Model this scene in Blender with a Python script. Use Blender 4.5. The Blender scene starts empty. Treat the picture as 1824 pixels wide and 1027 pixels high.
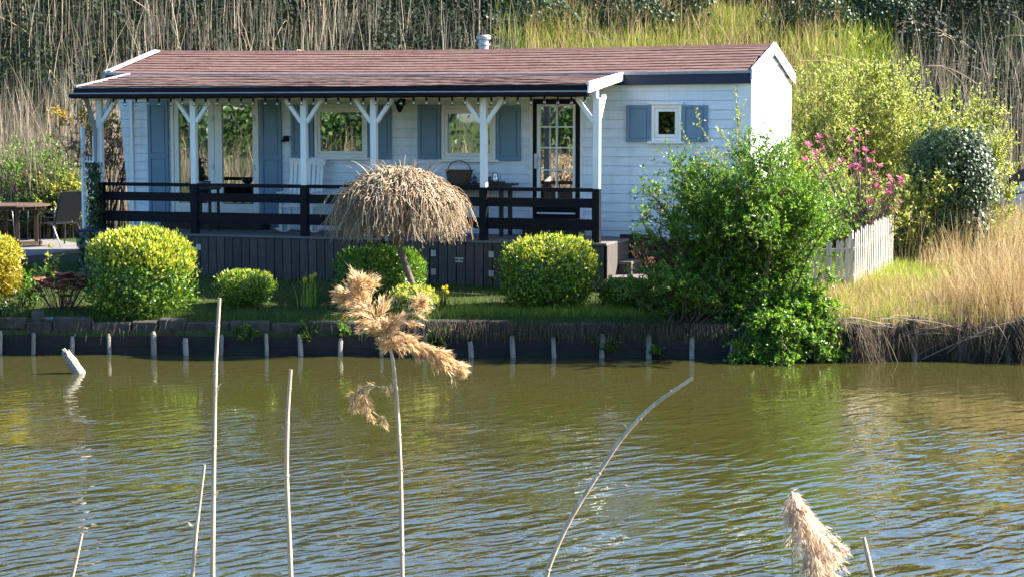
import bpy, math, random
import numpy as np

# ------------------------------------------------------------------ camera, sky, sun, exposure
scn = bpy.context.scene
col = scn.collection
F_PX, HC, HY, CX, CY = 3300.0, 3.1, 215.0, 912.0, 513.5      # focal length and centre in photo pixels (1824 x 1027)
TH = math.atan((CY - HY) / F_PX)                              # camera pitch
PSI = math.radians(19.5)                                      # yaw of the cabin
SUN_AZ, SUN_EL = math.radians(80), math.radians(37)

cam = bpy.data.cameras.new('camera')
cam.sensor_width = 36.0
cam.lens = F_PX / 1824.0 * 36.0
cam.clip_start, cam.clip_end = 0.1, 3000.0
cam_o = bpy.data.objects.new('camera', cam); col.objects.link(cam_o)
cam_o.location = (0, 0, HC)
cam_o.rotation_euler = (math.pi / 2 - TH, 0, 0)
scn.camera = cam_o

world = bpy.data.worlds.new('World'); scn.world = world; world.use_nodes = True
wn = world.node_tree
bg = wn.nodes.get('Background') or wn.nodes.new('ShaderNodeBackground')
sky = wn.nodes.new('ShaderNodeTexSky'); sky.sky_type = 'NISHITA'; sky.sun_disc = False
sky.sun_elevation = SUN_EL; sky.sun_rotation = SUN_AZ
sky.air_density = 1.0; sky.dust_density = 1.4; sky.ozone_density = 2.6
hsv = wn.nodes.new('ShaderNodeHueSaturation'); hsv.inputs['Saturation'].default_value = 1.3
wn.links.new(sky.outputs[0], hsv.inputs['Color']); wn.links.new(hsv.outputs[0], bg.inputs['Color']); bg.inputs['Strength'].default_value = 0.08

sun_d = bpy.data.lights.new('sun', 'SUN'); sun_d.energy = 5.0; sun_d.angle = math.radians(0.5); sun_d.color = (1.0, 0.93, 0.80)
sun = bpy.data.objects.new('sun', sun_d); col.objects.link(sun)
sun.rotation_euler = (math.pi / 2 - SUN_EL, 0, math.pi - SUN_AZ)
sun.location = (20, 10, 30)

scn.view_settings.view_transform = 'Standard'; scn.view_settings.look = 'None'
scn.view_settings.exposure = 2.25; scn.view_settings.gamma = 1.0
scn.view_settings.use_curve_mapping = False
scn.cycles.use_denoising = True
scn.cycles.max_bounces = 7; scn.cycles.transparent_max_bounces = 8
scn.cycles.caustics_reflective = False; scn.cycles.caustics_refractive = False
scn.cycles.sample_clamp_indirect = 6.0

# ------------------------------------------------------------------ pixel helpers
CAM = np.array([0, 0, HC])
Uax = np.array([math.cos(PSI), -math.sin(PSI), 0]); Vax = np.array([math.sin(PSI), math.cos(PSI), 0])
def ray(x, y):
    a = (x - CX) / F_PX; b = (CY - y) / F_PX
    return np.array([a, math.cos(TH) + b * math.sin(TH), -math.sin(TH) + b * math.cos(TH)])
_d = ray(990, 419); ORG = CAM + _d * (28.5 / _d[1]); ZD = float(ORG[2]); ORG[2] = 0.0   # door sill on the front wall
Z0 = 0.68; W0 = ZD - Z0                                      # ground at the cabin; deck above it
def wl(x, y, v=0.0):                                         # pixel -> (u, w) on the cabin plane at depth v; w counts from the deck
    d = ray(x, y); t = ((ORG + v * Vax - CAM) @ Vax) / (d @ Vax); p = CAM + d * t
    return float((p - ORG) @ Uax), float(p[2] - ZD)
def hw(u, v, w=0.0): return ORG + u * Uax + v * Vax + np.array([0, 0, w + ZD])
def at_depth(x, y, Y): d = ray(x, y); return CAM + d * (Y / d[1])

def bank_y(X): return 24.3 - 0.055 * X
DIKE_Y, DIKE_S = 37.6, 0.84
def ground_z(X, Y):
    X = np.asarray(X, float); Y = np.asarray(Y, float)
    t = Y - bank_y(X)
    z = np.interp(t, [-0.01, 0.0, 0.3, 1.0, 2.8, 6.0, 11.0], [0.30, 0.30, 0.44, 0.52, 0.68, 0.70, 0.78])
    foot = DIKE_Y - 0.04 * X
    s = np.clip(Y - foot, 0, 7.2)
    s = np.where(s < 1.2, s * s / 2.4, s - 0.6)
    return z + s * DIKE_S + 0.03 * np.sin(1.7 * X + .6 * Y) * np.clip(t - .3, 0, 1) * np.clip(Y - 27.5, 0, 1)
def gpt(x, y):                                               # pixel -> point on the far bank's ground
    d = ray(x, y); lo, hi = 23.0, 60.0
    f = lambda Y: (CAM + d * (Y / d[1]))[2] - float(ground_z(d[0] / d[1] * Y, Y))
    for _ in range(50):
        m = .5 * (lo + hi)
        if f(m) > 0: lo = m
        else: hi = m
    p = CAM + d * (lo / d[1]); return p

# ------------------------------------------------------------------ mesh helpers
def np_mesh(name, V, F):
    V = np.ascontiguousarray(V, dtype=np.float32); F = np.ascontiguousarray(F, dtype=np.int32)
    me = bpy.data.meshes.new(name); k = F.shape[1]; m = len(F)
    me.vertices.add(len(V)); me.vertices.foreach_set('co', V.ravel())
    me.loops.add(m * k); me.loops.foreach_set('vertex_index', F.ravel())
    me.polygons.add(m); me.polygons.foreach_set('loop_start', np.arange(0, m * k, k, dtype=np.int32))
    me.polygons.foreach_set('loop_total', np.full(m, k, dtype=np.int32))
    me.update(calc_edges=True); me.validate()
    return me
def link(name, me, mat=None, parent=None, smooth=False, bevel=0):
    if mat is not None and not me.materials: me.materials.append(mat)
    if smooth: me.polygons.foreach_set('use_smooth', [True] * len(me.polygons))
    o = bpy.data.objects.new(name, me); col.objects.link(o); o.parent = parent
    if bevel:
        b = o.modifiers.new('bevel', 'BEVEL'); b.width = bevel; b.segments = 1; b.limit_method = 'ANGLE'
    return o
def tag(o, label, cat=None, group=None, kind=None):
    o['label'] = label
    if cat: o['category'] = cat
    if group: o['group'] = group
    if kind: o['kind'] = kind
    return o
def thing(name, label, cat, loc=(0, 0, 0), rotz=0.0, group=None):
    o = bpy.data.objects.new(name, None); col.objects.link(o)
    o.empty_display_size = .2; o.location = [float(c) for c in loc]; o.rotation_euler = (0, 0, rotz)
    return tag(o, label, cat, group)
def wpart(name, V, F, mat, root, smooth=False):              # world-space arrays -> part under an unrotated root
    V = np.asarray(V) - np.array(root.location)
    return link(name, np_mesh(name, V, F), mat, root, smooth)

class MB:
    def __init__(s): s.v = []; s.f = []
    def add(s, vs, fs):
        b = len(s.v); s.v += [tuple(map(float, p)) for p in vs]; s.f += [tuple(i + b for i in f) for f in fs]; return s
    def hexa(s, p):                                          # p: 4 bottom (ccw from above), 4 top
        return s.add(p, [(3, 2, 1, 0), (4, 5, 6, 7), (0, 1, 5, 4), (1, 2, 6, 5), (2, 3, 7, 6), (3, 0, 4, 7)])
    def box(s, x0, x1, y0, y1, z0, z1):
        return s.hexa([(x0, y0, z0), (x1, y0, z0), (x1, y1, z0), (x0, y1, z0), (x0, y0, z1), (x1, y0, z1), (x1, y1, z1), (x0, y1, z1)])
    def bar(s, a, b, w, h, up=(0, 0, 1)):                    # rectangular bar from a to b
        a = np.array(a, float); b = np.array(b, float); d = b - a; d /= np.linalg.norm(d)
        x = np.cross(d, up); x /= np.linalg.norm(x); y = np.cross(x, d)
        c = [(-w / 2, -h / 2), (w / 2, -h / 2), (w / 2, h / 2), (-w / 2, h / 2)]
        return s.add([a + x * i + y * j for i, j in c] + [b + x * i + y * j for i, j in c],
                     [(0, 1, 2, 3), (7, 6, 5, 4), (0, 4, 5, 1), (1, 5, 6, 2), (2, 6, 7, 3), (3, 7, 4, 0)])
    def tube(s, pts, r, n=8, cap=True):
        P = np.array([pts], float); R = np.broadcast_to(np.array(r, float), (1, P.shape[1]))
        V, F = tubes(P, R, n); b = len(V)
        fs = [tuple(f) for f in F]
        if cap: fs += [tuple(range(n))[::-1], tuple(range(b - n, b))]
        return s.add(V, fs)
    def lathe(s, prof, c=(0, 0, 0), n=16):                   # prof: (r, z) from bottom to top
        vs = []; fs = []
        for r, z in prof:
            for i in range(n):
                a = 2 * math.pi * i / n; vs.append((c[0] + r * math.cos(a), c[1] + r * math.sin(a), c[2] + z))
        for k in range(len(prof) - 1):
            for i in range(n):
                j = (i + 1) % n; fs.append((k * n + i, k * n + j, (k + 1) * n + j, (k + 1) * n + i))
        fs.append(tuple(range(n))[::-1]); fs.append(tuple((len(prof) - 1) * n + i for i in range(n)))
        return s.add(vs, fs)
    def mesh(s, name):
        me = bpy.data.meshes.new(name); me.from_pydata(s.v, [], s.f); me.update(); return me
    def build(s, name, mat, parent=None, smooth=False, bevel=0): return link(name, s.mesh(name), mat, parent, smooth, bevel)

def unit(a): return a / np.maximum(np.linalg.norm(a, axis=-1, keepdims=True), 1e-9)
def tubes(P, R, n=3):                                        # P (m,k,3), R (m,k) -> quads
    P = np.asarray(P, float); m, k, _ = P.shape; R = np.broadcast_to(R, (m, k))
    T = np.gradient(P, axis=1); T = unit(T)
    ref = np.where(np.abs(T[:, :1, 2:3]) > .9, np.array([1., 0, 0]), np.array([0, 0, 1.]))
    A = unit(np.cross(T, np.broadcast_to(ref, T.shape))); B = np.cross(T, A)
    ang = np.arange(n) * 2 * math.pi / n
    V = P[:, :, None, :] + R[:, :, None, None] * (A[:, :, None, :] * np.cos(ang)[:, None] + B[:, :, None, :] * np.sin(ang)[:, None])
    idx = np.arange(m * k * n).reshape(m, k, n); j = np.roll(idx, -1, axis=2)
    F = np.stack([idx[:, :-1], j[:, :-1], j[:, 1:], idx[:, 1:]], -1).reshape(-1, 4)
    return V.reshape(-1, 3), F
def ribbons(P, Wd, side):                                    # tapering ribbons along P (m,k,3), side (m,3)
    P = np.asarray(P, float); m, k, _ = P.shape
    tap = np.linspace(1, .15, k)[None, :, None] * np.asarray(Wd)[:, None, None] * .5
    V = np.stack([P - side[:, None, :] * tap, P + side[:, None, :] * tap], 2)
    idx = np.arange(m * k * 2).reshape(m, k, 2)
    F = np.stack([idx[:, :-1, 0], idx[:, :-1, 1], idx[:, 1:, 1], idx[:, 1:, 0]], -1).reshape(-1, 4)
    return V.reshape(-1, 3), F
def leaves(P, D, N, L, Wd, fold=.2):                         # folded rhombic leaves: base, direction, face normal
    D = unit(D); S = unit(np.cross(D, N)); M = np.cross(S, D)
    L = np.asarray(L)[:, None]; Wd = np.asarray(Wd)[:, None]
    m1 = P + D * L * .45 + S * Wd * .5 + M * Wd * fold; m2 = P + D * L * .45 - S * Wd * .5 + M * Wd * fold
    V = np.stack([P, m2, P + D * L, m1], 1).reshape(-1, 3)
    b = (np.arange(len(P)) * 4)[:, None]
    F = np.concatenate([b + np.array([[0, 1, 2]]), b + np.array([[0, 2, 3]])], 1).reshape(-1, 3)
    return V, F
def merge(*vf):
    Vs, Fs, b = [], [], 0
    for V, F in vf: Vs.append(V); Fs.append(F + b); b += len(V)
    return np.concatenate(Vs), np.concatenate(Fs)
def rdir(rng, n): return unit(rng.normal(size=(n, 3)))
def blades(rng, P, H, width, lean=.25, k=4, wind=(0, 0)):
    n = len(P); a = rng.uniform(0, 2 * math.pi, n); l = np.abs(rng.normal(0, lean, n)) * H
    dx = np.cos(a) * l + wind[0] * H; dy = np.sin(a) * l + wind[1] * H
    t = np.linspace(0, 1, k)
    Q = np.stack([P[:, :1] + dx[:, None] * t ** 2, P[:, 1:2] + dy[:, None] * t ** 2, P[:, 2:3] + (H * np.sqrt(np.clip(1 - (l / H) ** 2 * .6, .2, 1)))[:, None] * t], -1)
    b = rng.uniform(-.9, .9, n); side = np.stack([np.cos(b), np.sin(b), 0 * b], -1)
    return ribbons(Q, width, side)

# ------------------------------------------------------------------ materials
def nt(name):
    m = bpy.data.materials.new(name); m.use_nodes = True; t = m.node_tree
    return m, t, t.nodes['Principled BSDF']
def ramp(t, stops):
    r = t.nodes.new('ShaderNodeValToRGB'); e = r.color_ramp.elements
    while len(e) < len(stops): e.new(.5)
    for el, (p, c) in zip(e, stops): el.position = p; el.color = (*c, 1)
    return r
def noise(t, scale, detail=4, rough=.6, vec=None, dist=0.0):
    n = t.nodes.new('ShaderNodeTexNoise'); n.inputs['Scale'].default_value = scale
    n.inputs['Detail'].default_value = detail; n.inputs['Roughness'].default_value = rough; n.inputs['Distortion'].default_value = dist
    if vec is not None: t.links.new(vec, n.inputs['Vector'])
    return n
def coords(t, kind='Object', scale=(1, 1, 1), rot=(0, 0, 0)):
    c = t.nodes.new('ShaderNodeTexCoord'); mp = t.nodes.new('ShaderNodeMapping')
    mp.inputs['Scale'].default_value = scale; mp.inputs['Rotation'].default_value = rot
    t.links.new(c.outputs[kind], mp.inputs['Vector']); return mp.outputs[0]
def surf(name, stops, scale=6, rough=.6, bump=.0, bscale=40, stretch=(1, 1, 1), spec=.3, metal=0, perobj=0.0, detail=5):
    m, t, p = nt(name); v = coords(t, 'Object', stretch)
    n = noise(t, scale, detail, .65, v); r = ramp(t, stops); t.links.new(n.outputs[0], r.inputs[0])
    out = r.outputs[0]
    if perobj:
        oi = t.nodes.new('ShaderNodeObjectInfo'); mr = t.nodes.new('ShaderNodeMapRange')
        mr.inputs['To Min'].default_value = 1 - perobj; mr.inputs['To Max'].default_value = 1 + perobj
        t.links.new(oi.outputs['Random'], mr.inputs[0])
        mx = t.nodes.new('ShaderNodeMix'); mx.data_type = 'RGBA'; mx.blend_type = 'MULTIPLY'; mx.inputs[0].default_value = 1
        t.links.new(out, mx.inputs[6]); t.links.new(mr.outputs[0], mx.inputs[7]); out = mx.outputs[2]
        ad = t.nodes.new('ShaderNodeVectorMath'); ad.operation = 'ADD'
        cb = t.nodes.new('ShaderNodeCombineXYZ'); ml = t.nodes.new('ShaderNodeMath'); ml.operation = 'MULTIPLY'; ml.inputs[1].default_value = 37
        t.links.new(oi.outputs['Random'], ml.inputs[0])
        for i in range(3): t.links.new(ml.outputs[0], cb.inputs[i])
        t.links.new(v, ad.inputs[0]); t.links.new(cb.outputs[0], ad.inputs[1]); t.links.new(ad.outputs[0], n.inputs['Vector'])
    t.links.new(out, p.inputs['Base Color'])
    p.inputs['Roughness'].default_value = rough; p.inputs['Specular IOR Level'].default_value = spec; p.inputs['Metallic'].default_value = metal
    if bump:
        b = t.nodes.new('ShaderNodeBump'); b.inputs['Strength'].default_value = 1; b.inputs['Distance'].default_value = bump
        n2 = noise(t, bscale, 4, .6, v); t.links.new(n2.outputs[0], b.inputs['Height']); t.links.new(b.outputs[0], p.inputs['Normal'])
    return m
def leafmat(name, cols, rough=.5, trans=.35, spec=.4, tcol=1.6, big=0.0):
    m, t, p = nt(name); g = t.nodes.new('ShaderNodeNewGeometry')
    k = len(cols); r = ramp(t, [(i / max(k - 1, 1), c) for i, c in enumerate(cols)])
    t.links.new(g.outputs['Random Per Island'], r.inputs[0])
    outc = r.outputs[0]
    t.links.new(outc, p.inputs['Base Color']); p.inputs['Roughness'].default_value = rough; p.inputs['Specular IOR Level'].default_value = spec
    if trans > 0:
        tr = t.nodes.new('ShaderNodeBsdfTranslucent'); mx = t.nodes.new('ShaderNodeMixShader'); mx.inputs[0].default_value = trans
        hs = t.nodes.new('ShaderNodeHueSaturation'); hs.inputs['Value'].default_value = tcol; hs.inputs['Hue'].default_value = .49
        t.links.new(outc, hs.inputs['Color']); t.links.new(hs.outputs[0], tr.inputs['Color'])
        t.links.new(p.outputs[0], mx.inputs[1]); t.links.new(tr.outputs[0], mx.inputs[2])
        t.links.new(mx.outputs[0], t.nodes['Material Output'].inputs[0])
    return m

M = {}
M['white'] = surf('white_paint', [(.3, (.62, .665, .725)), (.5, (.70, .745, .80)), (.7, (.745, .785, .835))], 3, .55, .0006, 60, (1, 1, 4), perobj=.035)
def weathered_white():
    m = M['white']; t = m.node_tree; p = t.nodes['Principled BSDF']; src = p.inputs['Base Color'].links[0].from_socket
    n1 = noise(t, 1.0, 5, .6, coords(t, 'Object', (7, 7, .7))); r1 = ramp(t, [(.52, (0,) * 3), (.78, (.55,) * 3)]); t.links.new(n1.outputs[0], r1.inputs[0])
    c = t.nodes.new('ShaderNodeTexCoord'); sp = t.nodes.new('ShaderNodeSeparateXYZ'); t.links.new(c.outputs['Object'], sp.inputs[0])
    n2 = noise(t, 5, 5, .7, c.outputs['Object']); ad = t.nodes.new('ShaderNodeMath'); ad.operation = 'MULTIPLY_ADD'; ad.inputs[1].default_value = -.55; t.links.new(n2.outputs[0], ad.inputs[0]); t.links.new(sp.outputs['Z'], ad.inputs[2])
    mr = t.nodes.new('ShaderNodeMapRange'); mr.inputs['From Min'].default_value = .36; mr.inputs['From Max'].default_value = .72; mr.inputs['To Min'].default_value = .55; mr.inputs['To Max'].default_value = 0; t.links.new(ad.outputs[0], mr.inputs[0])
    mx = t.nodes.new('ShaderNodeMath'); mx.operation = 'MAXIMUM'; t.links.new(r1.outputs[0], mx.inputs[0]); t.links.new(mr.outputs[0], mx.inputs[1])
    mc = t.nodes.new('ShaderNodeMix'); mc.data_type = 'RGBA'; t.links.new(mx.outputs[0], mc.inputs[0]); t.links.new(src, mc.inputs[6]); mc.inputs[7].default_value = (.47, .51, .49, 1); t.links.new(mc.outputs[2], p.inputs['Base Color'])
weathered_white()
M['white_trim'] = surf('white_trim', [(.3, (.74, .74, .73)), (.7, (.84, .84, .83))], 5, .4, spec=.5)
M['cream'] = surf('cream_trim', [(.3, (.68, .67, .64)), (.7, (.78, .77, .73))], 5, .4, spec=.5)
M['blue'] = surf('blue_shutter_paint', [(.3, (.125, .205, .295)), (.7, (.155, .245, .345))], 4, .5, .0004, 50, spec=.35)
M['black'] = surf('black_paint', [(.3, (.006, .006, .009)), (.7, (.012, .011, .015))], 5, .6, .0005, 60, (1, 1, 1), spec=.12)
M['navy'] = surf('dark_fascia_paint', [(.3, (.012, .018, .045)), (.7, (.018, .026, .06))], 5, .5)
M['deck'] = surf('weathered_deck_wood', [(.25, (.10, .088, .085)), (.75, (.19, .165, .155))], 7, .75, .003, 30, (1, 14, 14), perobj=.12)
M['skirt'] = surf('grey_skirting_wood', [(.25, (.040, .034, .031)), (.75, (.105, .088, .078))], 5, .8, .003, 24, (12, 12, 1), perobj=.2)
M['dark_wood'] = surf('dark_brown_wood', [(.25, (.022, .016, .014)), (.75, (.05, .036, .03))], 6, .6, .002, 30, (1, 10, 10))
M['table_wood'] = surf('garden_table_wood', [(.25, (.06, .036, .026)), (.75, (.13, .078, .054))], 6, .6, .002, 30, (10, 1, 10))
M['pile'] = surf('weathered_pile_wood', [(.25, (.12, .10, .085)), (.5, (.30, .27, .235)), (.8, (.46, .43, .38))], 9, .9, .006, 30, (10, 10, 1.5), perobj=.2)
M['plank'] = surf('wet_bank_plank', [(.25, (.007, .007, .007)), (.75, (.024, .022, .020))], 5, .6, .008, 14, (1, 6, 6), perobj=.2)
M['block'] = surf('edging_stone', [(.2, (.030, .026, .022)), (.5, (.062, .054, .046)), (.8, (.11, .095, .075))], 6, .95, .012, 18, perobj=.2)
M['picket'] = surf('weathered_picket', [(.25, (.38, .34, .28)), (.75, (.62, .57, .48))], 7, .85, .003, 30, (10, 10, 1), perobj=.15)
M['metal'] = surf('galvanised_metal', [(.3, (.34, .35, .37)), (.7, (.50, .51, .53))], 8, .5, metal=.7)
M['grey_trim'] = surf('grey_edge_strip', [(.3, (.22, .22, .235)), (.7, (.33, .33, .345))], 4, .5)
M['chair'] = surf('black_chair_textile', [(.3, (.008, .009, .013)), (.7, (.014, .015, .02))], 30, .7, spec=.1)
M['chair_frame'] = surf('chair_frame_metal', [(.3, (.03, .03, .035)), (.7, (.05, .05, .055))], 8, .3, spec=.6)
M['wicker'] = surf('wicker', [(.3, (.05, .032, .02)), (.7, (.15, .10, .065))], 40, .7, .004, 60)
M['interior'] = surf('dim_interior', [(.3, (.05, .045, .04)), (.7, (.09, .08, .07))], 2, .8)
M['curtain'] = surf('curtain_cloth', [(.3, (.34, .35, .36)), (.7, (.5, .5, .5))], 12, .9, .002, 80, (6, 6, .6))
M['plate'] = surf('white_enamel', [(.3, (.6, .6, .6)), (.7, (.7, .7, .7))], 10, .35)
M['bark'] = surf('bark', [(.25, (.06, .048, .035)), (.75, (.19, .155, .115))], 10, .9, .006, 30, (6, 6, 1))
M['pipe'] = surf('grey_plastic_pipe', [(.3, (.20, .22, .25)), (.7, (.28, .30, .33))], 5, .5)
M['ceramic'] = surf('blue_glaze', [(.3, (.02, .035, .09)), (.7, (.04, .07, .15))], 8, .15, spec=.6)
M['terrace'] = surf('terrace_paving', [(.3, (.12, .11, .108)), (.7, (.19, .175, .17))], 4, .9, .004, 30)

def roofmat(name, a, b, c):
    m, t, p = nt(name); v = coords(t, 'Object', (1, 1, 1))
    n = noise(t, 9, 6, .7, v); n3 = noise(t, 1.1, 4, .6, v); r = ramp(t, [(.3, a), (.52, b), (.72, c)]); t.links.new(n.outputs[0], r.inputs[0])
    mo = ramp(t, [(.45, (0, 0, 0)), (.7, (1, 1, 1))]); t.links.new(n3.outputs[0], mo.inputs[0])
    mx = t.nodes.new('ShaderNodeMix'); mx.data_type = 'RGBA'; mx.blend_type = 'MIX'
    mu = t.nodes.new('ShaderNodeMath'); mu.operation = 'MULTIPLY'; mu.inputs[1].default_value = .45
    t.links.new(mo.outputs[0], mu.inputs[0]); t.links.new(mu.outputs[0], mx.inputs[0])
    t.links.new(r.outputs[0], mx.inputs[6]); mx.inputs[7].default_value = (.16, .105, .085, 1)
    t.links.new(mx.outputs[2], p.inputs['Base Color']); p.inputs['Roughness'].default_value = .9; p.inputs['Specular IOR Level'].default_value = .15
    b_ = t.nodes.new('ShaderNodeBump'); b_.inputs['Distance'].default_value = .004; n2 = noise(t, 70, 4, .7, v)
    t.links.new(n2.outputs[0], b_.inputs['Height']); t.links.new(b_.outputs[0], p.inputs['Normal'])
    return m
M['roof'] = roofmat('red_roof_shingle', (.085, .044, .038), (.13, .070, .060), (.19, .112, .097))
M['roof2'] = roofmat('worn_canopy_shingle', (.055, .033, .030), (.105, .064, .056), (.175, .115, .10))

def glassmat(name, refl=.3, tint=(.75, .8, .78)):
    m, t, p = nt(name); t.nodes.remove(p)
    gl = t.nodes.new('ShaderNodeBsdfGlossy'); gl.inputs['Roughness'].default_value = .01; gl.inputs['Color'].default_value = (.95, .97, 1, 1)
    tr = t.nodes.new('ShaderNodeBsdfTransparent'); tr.inputs['Color'].default_value = (*tint, 1)
    fr = t.nodes.new('ShaderNodeFresnel'); fr.inputs['IOR'].default_value = 1.5
    ad = t.nodes.new('ShaderNodeMath'); ad.operation = 'ADD'; ad.inputs[1].default_value = refl; ad.use_clamp = True
    t.links.new(fr.outputs[0], ad.inputs[0])
    nz = noise(t, .9, 2, .5, coords(t, 'Object')); b = t.nodes.new('ShaderNodeBump'); b.inputs['Distance'].default_value = .0022
    t.links.new(nz.outputs[0], b.inputs['Height']); t.links.new(b.outputs[0], gl.inputs['Normal'])
    mx = t.nodes.new('ShaderNodeMixShader'); t.links.new(ad.outputs[0], mx.inputs[0]); t.links.new(tr.outputs[0], mx.inputs[1]); t.links.new(gl.outputs[0], mx.inputs[2])
    t.links.new(mx.outputs[0], t.nodes['Material Output'].inputs[0]); return m
M['glass'] = glassmat('window_glass')
M['clear'] = glassmat('clear_glass', .12, (.93, .95, .95))
M['dark_glass'] = glassmat('dark_glass', .03, (.12, .12, .13))

# leaf materials (leaf colours
M['leaf_euonymus'] = leafmat('euonymus_leaf', [(.022, .06, .010), (.05, .125, .014), (.11, .22, .02), (.22, .31, .028)], .32, .3, .55)
M['leaf_gold'] = leafmat('golden_leaf_and_highlight', [(.22, .30, .02), (.36, .40, .03), (.48, .48, .05), (.58, .56, .12)], .4, .45, .5, 1.3)  # golden leaf colour, also holds the sun highlight on bush tops
M['leaf_yellow'] = leafmat('golden_privet_leaf', [(.22, .20, .015), (.36, .30, .02), (.45, .36, .04)], .4, .4, .4, 1.3)
M['leaf_box'] = leafmat('dark_box_leaf', [(.022, .055, .012), (.04, .085, .014), (.06, .12, .018), (.09, .16, .02)], .4, .3, .5)
M['leaf_varieg'] = leafmat('variegated_leaf', [(.05, .10, .015), (.14, .20, .02), (.40, .42, .10), (.55, .55, .32)], .4, .3, .5, 1.2)
M['leaf_green'] = leafmat('fresh_green_leaf', [(.04, .11, .010), (.075, .18, .013), (.12, .25, .018), (.19, .33, .025)], .38, .45, .5)
M['leaf_lime'] = leafmat('lime_spring_leaf', [(.14, .20, .025), (.27, .33, .035), (.38, .42, .07), (.52, .52, .20)], .45, .45, .4, 1.3)
M['leaf_ivy'] = leafmat('ivy_leaf', [(.012, .032, .012), (.022, .05, .017), (.035, .07, .02), (.06, .10, .03)], .45, .2, .38)
M['leaf_ivy_planter'] = leafmat('planter_ivy_leaf', [(.02, .045, .022), (.045, .075, .035), (.07, .10, .05), (.14, .17, .11)], .35, .15, .5)  # lighter grey green tone for the planter ivy
M['leaf_hedge_shade'] = leafmat('hedge_and_shade_leaf', [(.010, .018, .012), (.018, .03, .016), (.03, .044, .02)], .65, .15, .15)  # near-black leaf: hedge colour, also paints tree shade on the dike
M['leaf_bronze'] = leafmat('bronze_leaf', [(.14, .07, .03), (.22, .14, .05), (.12, .05, .03)], .5, .3, .3)
M['leaf_autumn'] = leafmat('yellow_climber_leaf', [(.30, .22, .02), (.42, .30, .03), (.22, .12, .03), (.26, .22, .03)], .5, .35, .3)
M['reed'] = leafmat('dry_reed', [(.20, .155, .10), (.36, .29, .20), (.52, .44, .33), (.13, .095, .065)], .7, .2, .2, 1.1)
M['reed_gold'] = leafmat('golden_dry_grass', [(.36, .22, .09), (.55, .38, .18), (.68, .53, .30), (.22, .12, .05), (.30, .29, .08), (.48, .31, .14)], .6, .3, .25, 1.1)
M['reed_dark'] = leafmat('old_hanging_grass', [(.04, .03, .02), (.08, .06, .042), (.15, .115, .08), (.06, .048, .03)], .8, .15, .1)
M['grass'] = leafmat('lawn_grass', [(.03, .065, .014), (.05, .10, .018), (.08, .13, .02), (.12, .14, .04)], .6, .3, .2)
M['grass_bright'] = leafmat('spring_and_sunlit_grass', [(.14, .24, .02), (.24, .34, .03), (.34, .40, .05), (.46, .42, .14)], .6, .4, .2, 1.2)  # yellow green spring grass, also paints the sun on the lawn strips
M['twig'] = leafmat('pale_twig', [(.13, .085, .05), (.30, .21, .12), (.52, .44, .32), (.20, .10, .055), (.40, .30, .16)], .55, 0, .4)
M['twig_dark'] = leafmat('dark_twig', [(.05, .035, .025), (.10, .07, .05), (.16, .12, .09)], .7, 0, .2)
M['plume'] = leafmat('reed_plume', [(.38, .22, .08), (.56, .36, .15), (.74, .53, .28), (.88, .76, .55)], .6, .45, .25, 1.1)
M['plume_pale'] = leafmat('pale_reed_plume', [(.60, .45, .30), (.76, .62, .47), (.86, .78, .66), (.50, .33, .20)], .6, .5, .25, 1.1)
M['stem_reed'] = surf('reed_stem', [(.25, (.26, .16, .10)), (.5, (.50, .37, .27)), (.75, (.68, .56, .44))], 14, .45, .0, stretch=(6, 6, .5), spec=.4)
M['petal'] = leafmat('pink_petal', [(.28, .03, .10), (.40, .07, .17), (.56, .20, .30)], .5, .35, .3, 1.2)
M['sedum'] = leafmat('dried_sedum', [(.09, .035, .025), (.16, .065, .045), (.24, .10, .06)], .8, 0, .1)
M['daffodil'] = leafmat('daffodil_petal', [(.60, .45, .03), (.70, .58, .06)], .5, .3, .3)

# ================================================================== the setting
def ground_material():
    m, t, p = nt('garden_ground'); c = t.nodes.new('ShaderNodeTexCoord'); v = c.outputs['Object']
    n1 = noise(t, 1.6, 6, .7, v); n2 = noise(t, 14, 5, .7, v); n3 = noise(t, .35, 3, .5, v)
    lawn = ramp(t, [(.3, (.028, .05, .014)), (.6, (.05, .085, .02)), (.8, (.09, .10, .035))]); t.links.new(n2.outputs[0], lawn.inputs[0])
    soil = ramp(t, [(.3, (.035, .026, .018)), (.7, (.10, .078, .05))]); t.links.new(n2.outputs[0], soil.inputs[0])
    f = ramp(t, [(.40, (0, 0, 0)), (.60, (1, 1, 1))]); t.links.new(n1.outputs[0], f.inputs[0])
    mx = t.nodes.new('ShaderNodeMix'); mx.data_type = 'RGBA'
    mu = t.nodes.new('ShaderNodeMath'); mu.operation = 'MULTIPLY'; mu.inputs[1].default_value = .7
    t.links.new(f.outputs[0], mu.inputs[0]); t.links.new(mu.outputs[0], mx.inputs[0]); t.links.new(lawn.outputs[0], mx.inputs[6]); t.links.new(soil.outputs[0], mx.inputs[7])
    t.links.new(mx.outputs[2], p.inputs['Base Color']); p.inputs['Roughness'].default_value = .95; p.inputs['Specular IOR Level'].default_value = .1
    b = t.nodes.new('ShaderNodeBump'); b.inputs['Distance'].default_value = .05; t.links.new(n2.outputs[0], b.inputs['Height']); t.links.new(b.outputs[0], p.inputs['Normal'])
    return m
M['ground'] = ground_material()

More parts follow.
